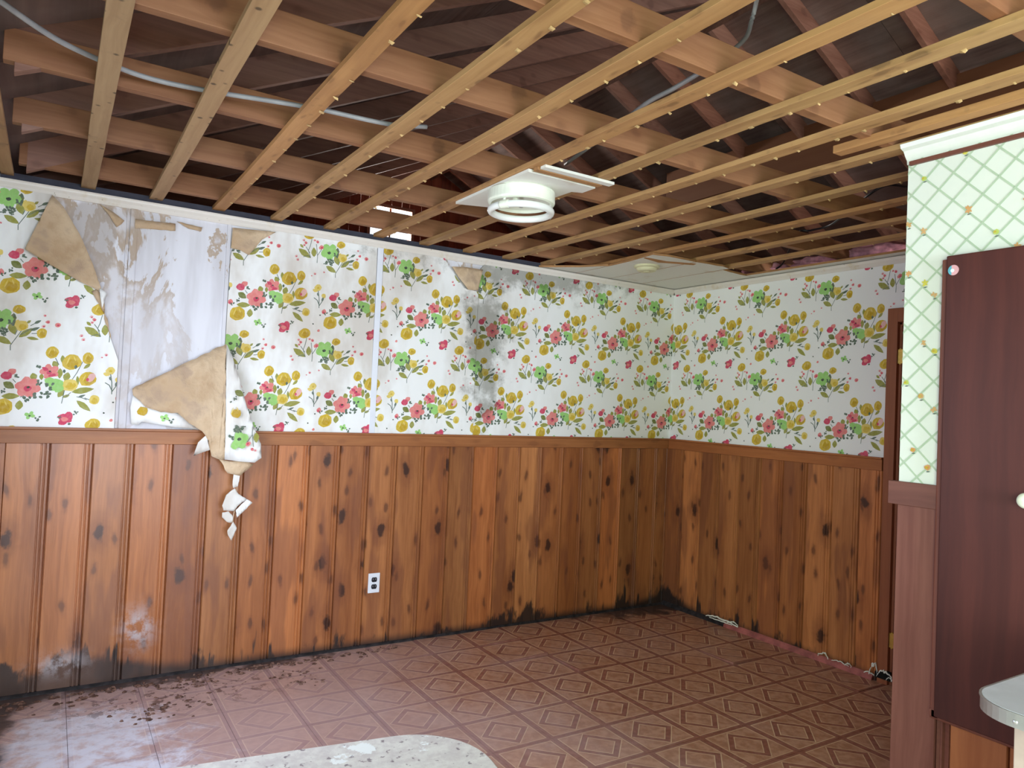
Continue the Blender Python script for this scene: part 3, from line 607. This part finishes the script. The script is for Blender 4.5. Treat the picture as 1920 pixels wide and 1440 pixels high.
# small peeled bits along the top
sheet('folded_flap', [(.775, 2.35), (.90, 2.358), (1.0, 2.362), (.93, 2.31), (.865, 2.215), (.82, 2.235), (.772, 2.24)], lambda x, z: .004+.03*max(0, (x-.8)*4)*.3, M_PBACK, p2, 'tan paper back at the top edge')
sheet('folded_flap', [(2.10, 2.325), (2.20, 2.335), (2.325, 2.335), (2.31, 2.27), (2.29, 2.195), (2.22, 2.192), (2.16, 2.25)], lambda x, z: .006+.02*(2.34-z)*3, M_PBACK, p3, 'tan paper back at the top edge')
sheet('paper_residue', [(.31, 2.318), (.495, 2.325), (.497, 2.288), (.312, 2.27)], lambda x, z: -.011, M_PBACK, wall_left, rag=.002, crumple=.001)
sheet('paper_residue', [(.50, 2.338), (.625, 2.328), (.62, 2.305), (.56, 2.31)], lambda x, z: -.011, M_PBACK, wall_left, rag=.002, crumple=.001)
sheet('paper_residue', [(.15, 2.365), (.21, 2.335), (.262, 2.30), (.250, 2.28), (.23, 2.262), (.20, 2.31)], lambda x, z: -.0, M_PBACK, wall_left, rag=.003, crumple=.002)

# ------------------------------------------------------------------ partition: lattice paper, cap rail, planks, built-in cupboard
def lattice(u0, u1, z0, z1):
    out = []; s = .0935; wd = .0044; g_ = srgb(196, 212, 192)
    # lines u+z = n s and u-z = n s ; a lattice node lies at u=.062, z=2.313
    for sg in (1, -1):
        c0 = .0624+sg*2.313
        for n_ in range(-60, 60):
            c_ = c0+n_*s
            out.append((1, g_, [(c_-sg*z0-wd, z0), (c_-sg*z0+wd, z0), (c_-sg*z1+wd, z1), (c_-sg*z1-wd, z1)]))
    rr = random.Random(3); cols = [srgb(228, 214, 90), srgb(224, 200, 70), srgb(232, 168, 110), srgb(228, 176, 120), srgb(206, 216, 110)]
    n_ = int((u1-u0)*(z1-z0)*115)
    nodes = [(.0624+(i+.5*j)*s-s*8*0, 2.313+.5*j*s) for i in range(-60, 60) for j in range(-50, 50) if (i+j) % 2 == 0]
    for a, b in nodes:
        if not (u0 < a < u1 and z0 < b < z1) or rr.random() < .25: continue
        a += rr.uniform(-.016, .016); b += rr.uniform(-.016, .016); c_ = rr.choice(cols); R_ = rr.uniform(.009, .013)
        if rr.random() < .5:
            out.append(ell(a, b, R_, R_*.9, c_, 9, 0, .15, 2)); out.append(ell(a, b, R_*.4, R_*.35, srgb(214, 180, 40), 7, 0, .1, 3))
        else:
            for q in range(6):
                t = q*math.pi/3+rr.random(); out.append(leaf(a, b, a+math.cos(t)*R_*1.15, b+math.sin(t)*R_*1.15, R_*.5, c_, 2))
        out.append(leaf(a-.004, b-R_*1.4, a+.010, b-R_*1.2, .004, srgb(110, 120, 110), 2))
    return ranked(out)
pp = lambda u_, z_, d_: (P-.002-d_, PY-u_, z_)
CW0, CW1 = 1.285, .80        # cupboard door runs from here back towards the camera side
paper('wallpaper', wall_part, [(ZR1, 0, PY-YR), (2.40, 0, PY-YR)], pp, lattice(0, 1.6, ZR1, 2.40), M_PAPER_CLEAN)
mb = MB(); mb.box((P-.020, 1.290, ZR0+.0), (P+.012, PY+.028, ZR1+.002)); struct(mb, 'trim_7', M_PART_DARK, bevel=.002)
mb = MB(); mb.box((P-.020, YR, ZR0), (P+.012, CW1-.02, ZR1)); struct(mb, 'trim_8', M_PART_DARK, bevel=.002)
yy = PY
for a, b, mt in ((PY, 1.290, M_PART), (1.290, 1.243, M_PART_DARK), (1.243, 1.075, M_PART_ORANGE), (1.070, .90, M_PART_ORANGE), (.895, .72, M_PART_ORANGE), (.715, .54, M_PART_ORANGE), (.535, .36, M_PART_ORANGE), (.355, .18, M_PART_ORANGE), (.175, 0, M_PART_ORANGE)):
    zt = ZR0 if a > 1.28 or b < CW1-.05 else .56
    mb = MB()
    if mt is M_PART_DARK: mb.prism([(P-.0, a), (P-.006, a-.004), (P-.002, a-.012), (P-.009, a-.017), (P-.009, a-.023), (P-.002, a-.028), (P-.007, b+.004), (P, b), (P+.012, b), (P+.012, a)], 2, 0, .56)
    else: mb.prism([(P+.012, a), (P-.008, a-.001), (P-.009, a-.003), (P-.009, b+.004), (P-.005, b+.001), (P+.012, b)], 2, 0, zt)
    mb.obj('plank', mt, wall_part)
cup = empty('ironing_board_cupboard', (P, CW0, .5)); tag(cup, 'tall narrow mahogany-brown wall cupboard door with round knob, set in the lattice-papered wall', 'cupboard')
def ch(mb, name, mt, par, base, **kw):
    o = mb.obj(name, mt, par, **kw); o.data.transform(Matrix.Translation(-Vector(base))); return o
cb = (P, CW0, .5)
mb = MB(); mb.box((P-.020, CW1, .535), (P-.002, CW0+.012, 2.012))
fr = MB(); fr.prism([(P-.0, CW0+.018), (P-.022, CW0+.018), (P-.026, CW0+.012), (P-.026, CW0-.012), (P-.0, CW0-.012)], 2, .51, 2.018)
fr.prism([(P-.0, .505), (P-.022, .505), (P-.026, .512), (P-.026, .535), (P-.0, .535)], 1, CW1, CW0+.018)
fr.box((P-.026, CW1-.02, .505), (P, CW1, 2.018))
ch(fr, 'frame', M_PART, cup, cb, bevel=.002)
mb = MB(); mb.box((P-.045, CW1+.004, .520), (P-.026, CW0-.006, 2.025)); ch(mb, 'door', M_DARKRED, cup, cb, bevel=.004)
kb = MB(); prof = [(0, 0), (.011, 0), (.009, .012), (.012, .018), (.021, .026), (.024, .034), (.021, .043), (.012, .048), (0, .049)]
kb.lathe(prof, (0, 0, 0), 28); ko = kb.obj('knob', M_ENAMEL, cup, smooth=True); ko.rotation_euler = (0, -math.pi/2, 0); ko.location = Vector((P-.045, 1.015, 1.255))-Vector(cb)
st = empty('round_sticker', (P-.0455, 1.255, 1.975)); tag(st, 'small round blue and pink sticker near the top corner of the brown cupboard door', 'sticker')
def disc(mb, y0_, z0_, r_, a0, a1, n_=24, t_=.0008):
    ps = [(y0_+r_*math.cos(a0+(a1-a0)*q/n_), z0_+r_*math.sin(a0+(a1-a0)*q/n_)) for q in range(n_+1)]
    if a1-a0 < 6.28: ps = ps
    else: ps = ps[:-1]
    mb.prism(ps, 0, -t_, 0)
mb = MB(); disc(mb, 0, 0, .017, math.radians(70), math.radians(290)); mb.obj('pink_half', M_STK_P, st)
mb = MB(); disc(mb, 0, 0, .017, math.radians(-70), math.radians(70)); mb.obj('blue_half', M_STK_B, st)
mb = MB(); disc(mb, 0.003, -.001, .006, 0, 2*math.pi, t_=.0013); mb.obj('white_centre', M_STK_W, st)

# ------------------------------------------------------------------ door in the end wall
dy0, dy1 = 2.395, 1.40
d1 = MB(); d1.box((E-.022, 2.335, 0), (E+.012, dy0, 2.115)); d1.box((E-.022, dy1-.09, 2.035), (E+.012, 2.335, 2.115)); d1.box((E-.022, dy1-.09, 0), (E+.012, dy1, 2.035))
d1.box((E+.0, 2.32, 0), (E+.13, 2.335, 2.035)); d1.box((E, dy1, 2.02), (E+.13, 2.335, 2.035)); d1.box((E, dy1, 0), (E+.13, dy1+.015, 2.035))
d1 = d1.obj('door_1', M_DOORWOOD, bevel=.002); tag(d1, kind='structure')
mb = MB(); mb.box((E+.03, dy1+.02, .01), (E+.066, 2.313, 2.015)); o = mb.obj('door_leaf', M_DOORWOOD, d1); 
mb = MB(); mb.box((E+.004, 2.298, .015), (E+.030, 2.318, 2.0)); mb.obj('door_edge', M_PART_ORANGE, d1)
for zz in (1.84, .25):
    mb = MB(); mb.tube([(E-.006, 2.322, zz-.045), (E-.006, 2.322, zz+.045)], .007, 10); mb.box((E-.012, 2.300, zz-.04), (E+.004, 2.334, zz+.04))
    for q in (-.03, 0, .03): mb.box((E-.016, 2.304, zz+q-.004), (E-.010, 2.330, zz+q+.004))
    mb.obj('hinge', M_BRASS, d1)

# ------------------------------------------------------------------ outlet
ox, oz = 1.680, .373
ot = empty('wall_outlet', (ox, D-.012, oz)); tag(ot, 'white duplex wall outlet with black sockets on the pine boards', 'outlet')
mb = MB(); mb.box((-.036, -.006, -.058), (.036, .002, .058)); mb.obj('cover_plate', M_PLATE, ot, bevel=.003)
for q in (.0205, -.0205):
    mb = MB(); pr = [(.017*math.cos(t)*1.0, max(-.0135, min(.0135, .019*math.sin(t)))) for t in [2*math.pi*i/24 for i in range(24)]]
    mb.prism([(a, b+q) for a, b in pr], 1, -.0085, -.005); so = mb.obj('socket', M_SOCKET, ot)
    mb = MB(); mb.box((-.009, -.0090, q-.001), (-.006, -.0084, q+.008)); mb.box((.006, -.0090, q-.001), (.009, -.0084, q+.007)); mb.obj('slot', M_METAL, so)
mb = MB(); mb.lathe([(0, 0), (.003, 0), (.0025, .001), (0, .0015)], (0, 0, 0), 12); o = mb.obj('screw', M_METAL, ot); o.rotation_euler = (math.pi/2, 0, 0); o.location = (0, -.006, 0)

# ------------------------------------------------------------------ ceiling: furring strips, joists
ceil = empty('ceiling', (0, 0, ZC)); tag(ceil, kind='structure')
def cobj(mb, name, mt, **kw):
    o = mb.obj(name, mt, ceil, **kw); o.data.transform(Matrix.Translation((0, 0, -ZC))); return o
SX = [.065+.3015*i for i in range(13)]
sc_mb_total = 0
def strip(x, y0, y1, w_=.062, mt=None, bits=True, z=ZC, t_=.020):
    n_ = max(2, int((y1-y0)/.25)); mb = MB(); vs = []; 
    ph = random.uniform(0, 9)
    for i in range(n_+1):
        y = y0+(y1-y0)*i/n_; o_ = .0025*math.sin(y*2.1+ph)+random.uniform(-.0012, .0012); zz = z+.0015*math.sin(y*3+ph)
        vs += [(x+o_, y, zz), (x+w_+o_, y, zz), (x+w_+o_, y, zz+t_), (x+o_, y, zz+t_)]
    fs = [(0, 1, 2, 3), tuple(4*n_+q for q in (3, 2, 1, 0))]
    for i in range(n_):
        for q in range(4): fs.append((4*i+q, 4*i+(q+1) % 4, 4*i+4+(q+1) % 4, 4*i+4+q))
    mb.poly(vs, fs); s_ = cobj(mb, 'furring_strip', mt or M_STRIP, bevel=.0015)
    if bits:
        mb = MB(); y = y0+.08
        while y < y1-.05:
            a = random.uniform(.004, .014); h_ = random.uniform(.002, .008); xx = x+w_-.004+random.uniform(-.004, .006)
            mb.poly([(xx-.014, y-a, z), (xx+.004, y-a*.6, z-.001), (xx+.006, y+a, z), (xx-.010, y+a*.7, z+.0005), (xx+random.uniform(-.004, .006), y+random.uniform(-.3, .3)*a, z-h_), (xx-.008, y, z-h_*.6)],
                    [(0, 1, 4, 5), (1, 2, 4), (2, 3, 5, 4), (3, 0, 5), (0, 3, 2, 1)])
            y += random.choice([.10, .15, .15, .17, .3])
        b_ = mb.obj('tile_scraps', M_WHITEBIT if random.random() < .0 else M_SCRAP, s_); b_.data.transform(Matrix.Translation((0, 0, -ZC))); tag(b_, kind='stuff')
    return s_
M_SCRAP = plain('torn_fibre_scrap', (.56, .38, .18), .9, .1, var=.25, scale=40)
for i, x in enumerate(SX):
    y1 = D+.0-random.uniform(0, .006)
    if i < 2: strip(x, YR+.02, y1, mt=M_STRIP_OLD, bits=False)
    elif i < 9: strip(x, YR+.02, y1, bits=True)
    else: strip(x, YR+.02, y1 if i < 12 else y1)
strip(XL+.004, YR+.02, D, w_=.05, mt=M_STRIP_OLD, bits=False)
strip(2.345, YR+.02, 1.62, w_=.05, bits=False, t_=.028, z=ZC+.001)
# splintered ends at the wall
JY = [2.09+.6225*i for i in range(-10, 11)]
roof = empty('roof', (4.11, 3, 2.5)); tag(roof, kind='structure')
def robj(mb, name, mt, **kw):
    o = mb.obj(name, mt, roof, **kw); o.data.transform(Matrix.Translation((-4.11, -3, -2.5))); return o
for i, y in enumerate(JY):
    mb = MB(); y += random.uniform(-.006, .006); zb = ZC+.020+.0005; n_ = 16
    vs = []
    for q in range(n_+1):
        x = -.18+8.2*q/n_; w_ = .003*math.sin(x*1.7+i)
        vs += [(x, y+w_, zb), (x, y+.038+w_, zb), (x, y+.038+w_, zb+.102), (x, y+w_, zb+.102)]
    fs = [(0, 1, 2, 3), tuple(4*n_+q for q in (3, 2, 1, 0))]
    for q in range(n_):
        for r_ in range(4): fs.append((4*q+r_, 4*q+(r_+1) % 4, 4*q+4+(r_+1) % 4, 4*q+4+r_))
    mb.poly(vs, fs); cobj(mb, 'joist', M_JOIST, bevel=.002)
    # roof rafters of the same frame
    v_ = .155
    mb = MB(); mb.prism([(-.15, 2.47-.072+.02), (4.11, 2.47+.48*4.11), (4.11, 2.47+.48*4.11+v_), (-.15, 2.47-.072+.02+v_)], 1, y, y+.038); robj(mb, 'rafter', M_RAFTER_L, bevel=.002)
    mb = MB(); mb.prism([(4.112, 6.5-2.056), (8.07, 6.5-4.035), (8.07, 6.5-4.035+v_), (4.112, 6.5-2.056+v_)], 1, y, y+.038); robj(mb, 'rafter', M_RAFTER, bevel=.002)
# plywood sheathing sheets on both slopes
for side in (0, 1):
    for r_ in range(4):
        for c_ in range(6):
            xa = (-.5 if side == 0 else 4.11)+r_*1.1525*(1 if side == 0 else .9); xb = xa+(1.1525 if side == 0 else 1.04)-.003
            xb = min(xb, 4.11) if side == 0 else xb
            if xb-xa < .02: continue
            f = (lambda x: 2.47+.48*x+.1555) if side == 0 else (lambda x: 6.5-.5*x+.1555)
            ya = YR-.1+c_*2.42-(1.2 if r_ % 2 else 0); yb = ya+2.417; ya = max(ya, YR-.12); yb = min(yb, 8.88)
            if yb-ya < .05: continue
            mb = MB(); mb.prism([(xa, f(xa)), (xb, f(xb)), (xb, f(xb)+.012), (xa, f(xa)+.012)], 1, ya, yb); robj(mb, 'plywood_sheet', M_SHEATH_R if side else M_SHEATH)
    ya = YR-.12+5*2.42
mb = MB(); mb.prism([(-.6, 2.47-.288+.175), (4.11, 4.62), (8.5, 6.6-4.25+.075), (8.5, 6.6-4.25+.095), (4.11, 4.66), (-.6, 2.47-.288+.195)], 1, YR-.3, 9.0); robj(mb, 'roof_covering', M_GREYPLATE)
mb = MB(); mb.box((4.1105, YR, 4.39), (4.1115, 8.8, 4.60)); robj(mb, 'ridge_board', M_RAFTER_L)
# dark board running under the right-hand rafters and fibreboard bays below it
mb = MB(); mb.box((5.31, -1.5, 3.58), (5.35, 5.6, 3.955)); cobj(mb, 'header_board', M_KRAFT, bevel=.003)

# remaining ceiling tiles in the far corner
TZ = ZC-.001
def tile(poly, name='ceiling_tile', z=TZ, t_=.013, sagf=None):
    mb = MB(); n_ = len(poly)
    vs = [(a, b, z-(sagf(a, b) if sagf else 0)) for a, b in poly]; vt = [(a, b, z+t_-(sagf(a, b) if sagf else 0)) for a, b in poly]
    mb.poly(vs+vt, [tuple(range(n_)), tuple(range(n_, 2*n_))[::-1]]+[(i, (i+1) % n_, n_+(i+1) % n_, n_+i) for i in range(n_)])
    for q in range(2, n_+2): mb.mi[q] = 1
    return cobj(mb, name, [M_CTILE, M_CTILEBACK])
tz = ZC-.014
tile([(2.77, 4.13), (2.86, 4.04), (2.97, 3.93), (3.075, 3.76), (3.078, 4.128)], z=tz)
tile([(3.083, 4.128), (3.083, 3.72), (3.075, 3.55), (3.04, 3.30), (3.15, 3.27), (3.27, 3.27), (3.375, 3.27), (3.379, 4.128)], z=tz)
tile([(3.384, 4.128), (3.384, 3.27), (3.47, 3.26), (3.56, 3.26), (3.60, 3.25), (3.679, 3.27), (3.683, 4.128)], z=tz)
tile([(3.688, 4.128), (3.688, 3.33), (3.78, 3.345), (3.90, 3.36), (3.955, 3.36), (4.05, 3.36), (4.05, 4.128)], z=tz)
tile([(3.95, 3.355), (3.955, 2.8), (3.96, YR+.05), (4.05, YR+.05), (4.05, 3.355)], z=tz)
mb = MB(); mb.poly([(3.06, 3.40, tz), (3.06, 3.36, tz+.012), (3.3, 3.30, tz+.02), (3.42, 3.27, tz+.012), (3.42, 3.33, tz-.002), (3.2, 3.42, tz-.004)], [(0, 1, 2, 5), (5, 2, 3, 4)])
o = cobj(mb, 'torn_backing', M_CTILEBACK); s_ = o.modifiers.new('t', 'SOLIDIFY'); s_.thickness = .004

# ------------------------------------------------------------------ circular light fitting on its scrap of tile
LX, LY = 1.715, 2.72
lf = empty('circular_ceiling_light', (LX, LY, ZC)); tag(lf, 'round white fluorescent ring light hanging from a leftover square of ceiling tile', 'ceiling light')
def lobj(mb, name, mt, par=lf, **kw):
    o = mb.obj(name, mt, par, **kw); o.data.transform(Matrix.Translation((-LX, -LY, -ZC))); return o
mb = MB(); poly = [(1.585, 3.10), (1.585, 2.47), (1.93, 2.47), (1.93, 2.56), (1.885, 2.58), (1.875, 2.86), (1.80, 3.02)]
n_ = len(poly); zz = ZC-.015
mb.poly([(a, b, zz) for a, b in poly]+[(a, b, zz+.013) for a, b in poly], [tuple(range(n_)), tuple(range(n_, 2*n_))[::-1]]+[(i, (i+1) % n_, n_+(i+1) % n_, n_+i) for i in range(n_)])
lobj(mb, 'tile_scrap', M_CTILE)
mb = MB(); mb.box((1.60, 2.425, ZC-.014), (1.93, 2.455, ZC-.001)); lobj(mb, 'tile_edge', M_CTILEBACK); mb = MB(); mb.box((1.61, 2.385, ZC-.012), (1.965, 2.42, ZC-.001)); lobj(mb, 'tile_strip', M_CTILE)
mb = MB(); mb.lathe([(0, 0), (.142, 0), (.148, -.006), (.150, -.05), (.146, -.058), (.135, -.062), (.128, -.05), (.03, -.046), (0, -.046)], (LX, LY, ZC-.015), 48); lobj(mb, 'fixture_pan', M_ENAMEL, smooth=False, bevel=0)
mb = MB(); zt = ZC-.105; rr_ = .134
mb.tube([(LX+rr_*math.cos(2*math.pi*i/56), LY+rr_*math.sin(2*math.pi*i/56), zt) for i in range(56)], .0155, 14, closed=True); tube = lobj(mb, 'ring_tube', M_GLASSW, smooth=True)
mb = MB()
for a0, a1 in ((3.45, 3.75),):
    mb.tube([(LX+rr_*math.cos(t), LY+rr_*math.sin(t), zt) for t in [a0+(a1-a0)*i/8 for i in range(9)]], .0185, 12)
mb.tube([(LX-.11, LY-.05, zt+.05), (LX-.125, LY-.052, zt)], .006, 8); lobj(mb, 'tube_socket', M_ENAMEL, smooth=True)
mb = MB(); mb.tube([(LX+.12, LY-.03, zt+.055), (LX+.134, LY-.03, zt+.03), (LX+.152, LY-.035, zt), (LX+.134, LY-.035, zt-.018)], .0018, 6); lobj(mb, 'tube_clip', M_METAL)
mb = MB(); mb.tube([(LX, LY, ZC-.085), (LX, LY, ZC-.06)], .010, 12); lobj(mb, 'centre_nut', M_SOCKET)
mb = MB(); mb.tube([(LX-.06, LY-.045, ZC-.10), (LX-.06, LY-.045, ZC-.06)], .012, 12); lobj(mb, 'starter', M_ENAMEL)

sd = empty('smoke_detector', (3.25, 3.58, tz)); tag(sd, 'round yellowed smoke detector on the remaining ceiling tiles in the far corner', 'smoke detector')
mb = MB(); mb.lathe([(0, 0), (.082, 0), (.084, -.010), (.078, -.014), (.066, -.016), (.066, -.024), (.060, -.034), (.045, -.038), (0, -.038)], (0, 0, 0), 40); mb.obj('housing', M_DETECT, sd)
mb = MB(); mb.lathe([(0, -.0385), (.022, -.0385), (.022, -.042), (0, -.043)], (0, 0, 0), 24); mb.obj('test_cap', M_DETECT, sd)

# ------------------------------------------------------------------ cables
def smooth_path(pts, n_=8):
    P_ = [Vector(p) for p in pts]; P_ = [P_[0]*2-P_[1]]+P_+[P_[-1]*2-P_[-2]]; out = []
    for i in range(1, len(P_)-2):
        for q in range(n_):
            t = q/n_; a, b, c_, d_ = P_[i-1:i+3]; out.append(.5*((2*b)+(c_-a)*t+(2*a-5*b+4*c_-d_)*t*t+(3*b-a-3*c_+d_)*t**3))
    return out+[P_[-2]]
def px3(px, py, z):
    """point of the room on the plane of height z that lies in the given direction from the photographer"""
    d = rt*((px-960)/F)-up*((py-720)/F)+fwd; t = (z-H)/d.z; return Vector((0, 0, H))+d*t
mb = MB(); mb.tube(smooth_path([px3(-20, -16, 2.475), px3(0, 2, 2.475), px3(110, 76, 2.475), px3(220, 126, 2.475), px3(300, 152, 2.475), px3(400, 172, 2.475), px3(500, 188, 2.475), px3(600, 205, 2.475), px3(725, 232, 2.475), px3(800, 238, 2.50)]), .0085, 8)
tag(mb.obj('electrical_cable', M_CABLE, smooth=True), 'long grey electrical cable sagging across the joists at the upper left', 'cable')
mb = MB(); mb.tube(smooth_path([px3(1425, -30, 2.9), px3(1418, 5, 2.9), px3(1409, 40, 2.85), px3(1395, 75, 2.75), px3(1340, 118, 2.60), px3(1270, 162, 2.56), px3(1210, 195, 2.56), px3(1140, 250, 2.56), px3(1060, 308, 2.56)]), .008, 8)
tag(mb.obj('electrical_cable', M_CABLE, smooth=True), 'grey electrical cable dropping between rafters above the ring light', 'cable')
mb = MB(); mb.tube(smooth_path([px3(1700, 350, 2.6), px3(1660, 348, 2.6), px3(1620, 372, 2.57), px3(1560, 420, 2.56), px3(1520, 432, 2.56), px3(1495, 438, 2.56), px3(1470, 490, 2.5), px3(1455, 505, 2.47)]), .006, 8)
tag(mb.obj('electrical_cable', M_SOCKET, smooth=True), 'thin black cable lying on the joists near the far right end of the ceiling', 'cable')
# pink insulation left on top of the end wall
for (a, b, c_) in ((4.22, 2.62, .13), (4.25, 3.45, .11), (4.3, 3.08, .1)):
    bm = bmesh.new(); bmesh.ops.create_icosphere(bm, subdivisions=4, radius=1)
    for v_ in bm.verts:
        n_ = v_.co.normalized(); s_ = 1+.35*mnoise.noise(n_*2.2+Vector((a*9, b*7, 0)))+.12*mnoise.noise(n_*7); v_.co = Vector((n_.x*c_*1.0*s_, n_.y*c_*1.5*s_, n_.z*c_*.45*s_))
    me = bpy.data.meshes.new('insulation'); bm.to_mesh(me); bm.free(); me.materials.append(M_INSUL); me.polygons.foreach_set('use_smooth', [True]*len(me.polygons))
    o = bpy.data.objects.new('insulation_batt', me); COL.objects.link(o); o.location = (a, b, ZC+.08)
    tag(o, {.13: 'largest pink insulation scrap lying above the end wall by the door', .11: 'pink insulation scrap above the end wall nearest the corner', .1: 'smallest pink insulation scrap above the end wall'}[c_], 'insulation')

# ------------------------------------------------------------------ worn table in the foreground
def rounded(w_, d_, r_, n_=10):
    out = []
    for cx, cy, a0 in ((w_/2-r_, d_/2-r_, 0), (-w_/2+r_, d_/2-r_, 90), (-w_/2+r_, -d_/2+r_, 180), (w_/2-r_, -d_/2+r_, 270)):
        for i in range(n_+1):
            a = math.radians(a0+90*i/n_); out.append((cx+r_*math.cos(a), cy+r_*math.sin(a)))
    return out
TW, TD = .80, .62; ang = math.radians(-8.5)
cr = Vector((.815, 1.435))      # far right corner of the bounding rectangle
R2 = Matrix.Rotation(ang, 2); ctr = cr-R2 @ Vector((TW/2, TD/2))
tb = empty('kitchen_table', (ctr.x, ctr.y, 0)); tb.rotation_euler = (0, 0, ang); tag(tb, 'low round-cornered table with worn grey laminate top in the foreground', 'table')
mb = MB(); mb.prism(rounded(TW, TD, .16), 2, .722, .75); mb.obj('tabletop', M_LAMI, tb)
mb = MB(); mb.prism(rounded(TW+.006, TD+.006, .163), 2, .724, .7475); mb.obj('metal_edge', M_METAL, tb)
mb = MB()
for a, b in (((-TW/2+.1, -TD/2+.1, .66), (TW/2-.1, -TD/2+.12, .722)), ((-TW/2+.1, TD/2-.12, .66), (TW/2-.1, TD/2-.1, .722)), ((-TW/2+.1, -TD/2+.12, .66), (-TW/2+.12, TD/2-.12, .722)), ((TW/2-.12, -TD/2+.12, .66), (TW/2-.1, TD/2-.12, .722))): mb.box(a, b)
mb.obj('apron', M_CHAIRLEG, tb)
for sx in (-1, 1):
    for sy in (-1, 1):
        mb = MB(); mb.tube([(sx*(TW/2-.12), sy*(TD/2-.12), .722), (sx*(TW/2-.10), sy*(TD/2-.10), .35), (sx*(TW/2-.08), sy*(TD/2-.08), .001)], lambda t: .019-.006*t, 12); mb.obj('leg', M_CHAIRLEG, tb, smooth=True)

# ------------------------------------------------------------------ counter end at the right edge
cc = empty('kitchen_counter', (2.0, .45, 0)); tag(cc, 'pale counter with rounded corner and riveted metal edge at the right border', 'counter')
CZ = .9; cw, cdp = .84, .70; off = Vector((1.665+cw/2, .80-cdp/2))
base = Vector((2.0, .45, 0))
def cobj2(mb, name, mt, **kw):
    o = mb.obj(name, mt, cc, **kw); o.data.transform(Matrix.Translation(-base)); return o
mb = MB(); mb.prism([(a+off.x, b+off.y) for a, b in rounded(cw, cdp, .10)], 2, CZ-.03, CZ); cobj2(mb, 'countertop', M_CTOP)
mb = MB()
mb.prism([(a+off.x, b+off.y) for a, b in rounded(cw+.006, cdp+.006, .103)], 2, CZ-.030, CZ-.001)
mb.prism([(a+off.x, b+off.y) for a, b in rounded(cw+.010, cdp+.010, .105)], 2, CZ-.004, CZ-.0005)
cobj2(mb, 'metal_edge', M_METAL)
for i in range(6):
    mb = MB(); mb.lathe([(0, .003), (.0035, .002), (.005, 0)], (0, 0, 0), 10); y = .70-i*.11
    mb.v = [(1.662-c_, y+a, CZ-.018+b) for a, b, c_ in mb.v]; cobj2(mb, 'rivet', M_METAL)
mb = MB(); mb.box((1.78, .15, .0), (2.46, .74, CZ-.03)); cobj2(mb, 'cabinet_body', M_CSIDE, bevel=.003)
mb = MB(); mb.box((1.772, .70, .0), (1.79, .748, CZ-.031)); cobj2(mb, 'corner_post', M_CEDGE, bevel=.002)
mb = MB(); mb.box((1.768, .18, .12), (1.782, .66, .78)); cobj2(mb, 'cabinet_door', M_CSIDE, bevel=.004)

# ------------------------------------------------------------------ debris
def clump(mb, x, y, r_, h_, seed):
    rr = random.Random(seed); n_ = 9; ring = []; ring2 = []
    for i in range(n_):
        t = 2*math.pi*i/n_; s = rr.uniform(.6, 1.25); ring.append((x+r_*s*math.cos(t), y+r_*s*math.sin(t)*.7, .001)); ring2.append((x+r_*.55*s*math.cos(t), y+r_*.45*s*math.sin(t)*.7, h_*rr.uniform(.6, 1.1)))
    mb.poly(ring+ring2+[(x, y, h_)], [(i, (i+1) % n_, n_+(i+1) % n_, n_+i) for i in range(n_)]+[(n_+i, n_+(i+1) % n_, 2*n_) for i in range(n_)])
mb = MB(); rr = random.Random(11)
for i in range(170):
    t = rr.random()**1.3; x = -.15+t*2.0+rr.gauss(0, .03); y = 4.06-abs(rr.gauss(0, .05))*(1.3-t*.5)
    clump(mb, x, min(y, 4.085), rr.uniform(.005, .02), rr.uniform(.003, .012), i)
for cx, cy, n_ in ((.70, 3.93, 26), (.52, 3.70, 30), (.45, 3.62, 18), (1.17, 3.86, 16), (1.2, 3.72, 12), (.62, 3.80, 12)):
    for i in range(n_): clump(mb, cx+rr.gauss(0, .07), cy+rr.gauss(0, .03), rr.uniform(.004, .016), rr.uniform(.002, .009), i+500)
tag(mb.obj('crumbled_dirt', M_DEBRIS), 'brown crumbs of rotten wallboard along the foot of the pine boards', 'debris', kind='stuff')
# white crusty foam edges at the foot of the end wall
def crust(ylist, name, label):
    mb = MB()
    for (ya, yb, h_, th) in ylist:
        pts = []; n_ = 14; r2 = random.Random(int(ya*100))
        for i in range(n_+1):
            t = i/n_; pts.append((E-.030-.012*r2.random(), ya+(yb-ya)*t, .034+h_*(math.sin(math.pi*t)**.5)*r2.uniform(.6, 1.1)))
        mb.tube(pts, lambda t, th=th: th*(.6+.4*math.sin(math.pi*t)), 6)
    return tag(mb.obj(name, M_WHITEBIT), label, 'debris')
crust([(3.66, 3.37, .02, .006), (3.62, 3.42, .0, .004), (3.46, 3.37, .028, .004)], 'dried_foam', 'white crusty foam bead at the foot of the end wall near the corner')
crust([(2.76, 2.69, .03, .004), (2.67, 2.56, .012, .003), (2.58, 2.54, .02, .003)], 'dried_foam', 'thin white foam bead along the pink baseboard of the end wall')
crust([(2.46, 2.40, .012, .004), (2.43, 2.385, .075, .004), (2.39, 2.30, .045, .005), (2.33, 2.29, .02, .003)], 'dried_foam', 'white foam ring around a hole at the foot of the door casing')
mb = MB()
for a in range(3): mb.box((E-.034, 2.40-a*.03, .03), (E-.022, 2.37-a*.03, .06+.01*a))
o = mb.obj('rot_hole', M_BLACK, d1)
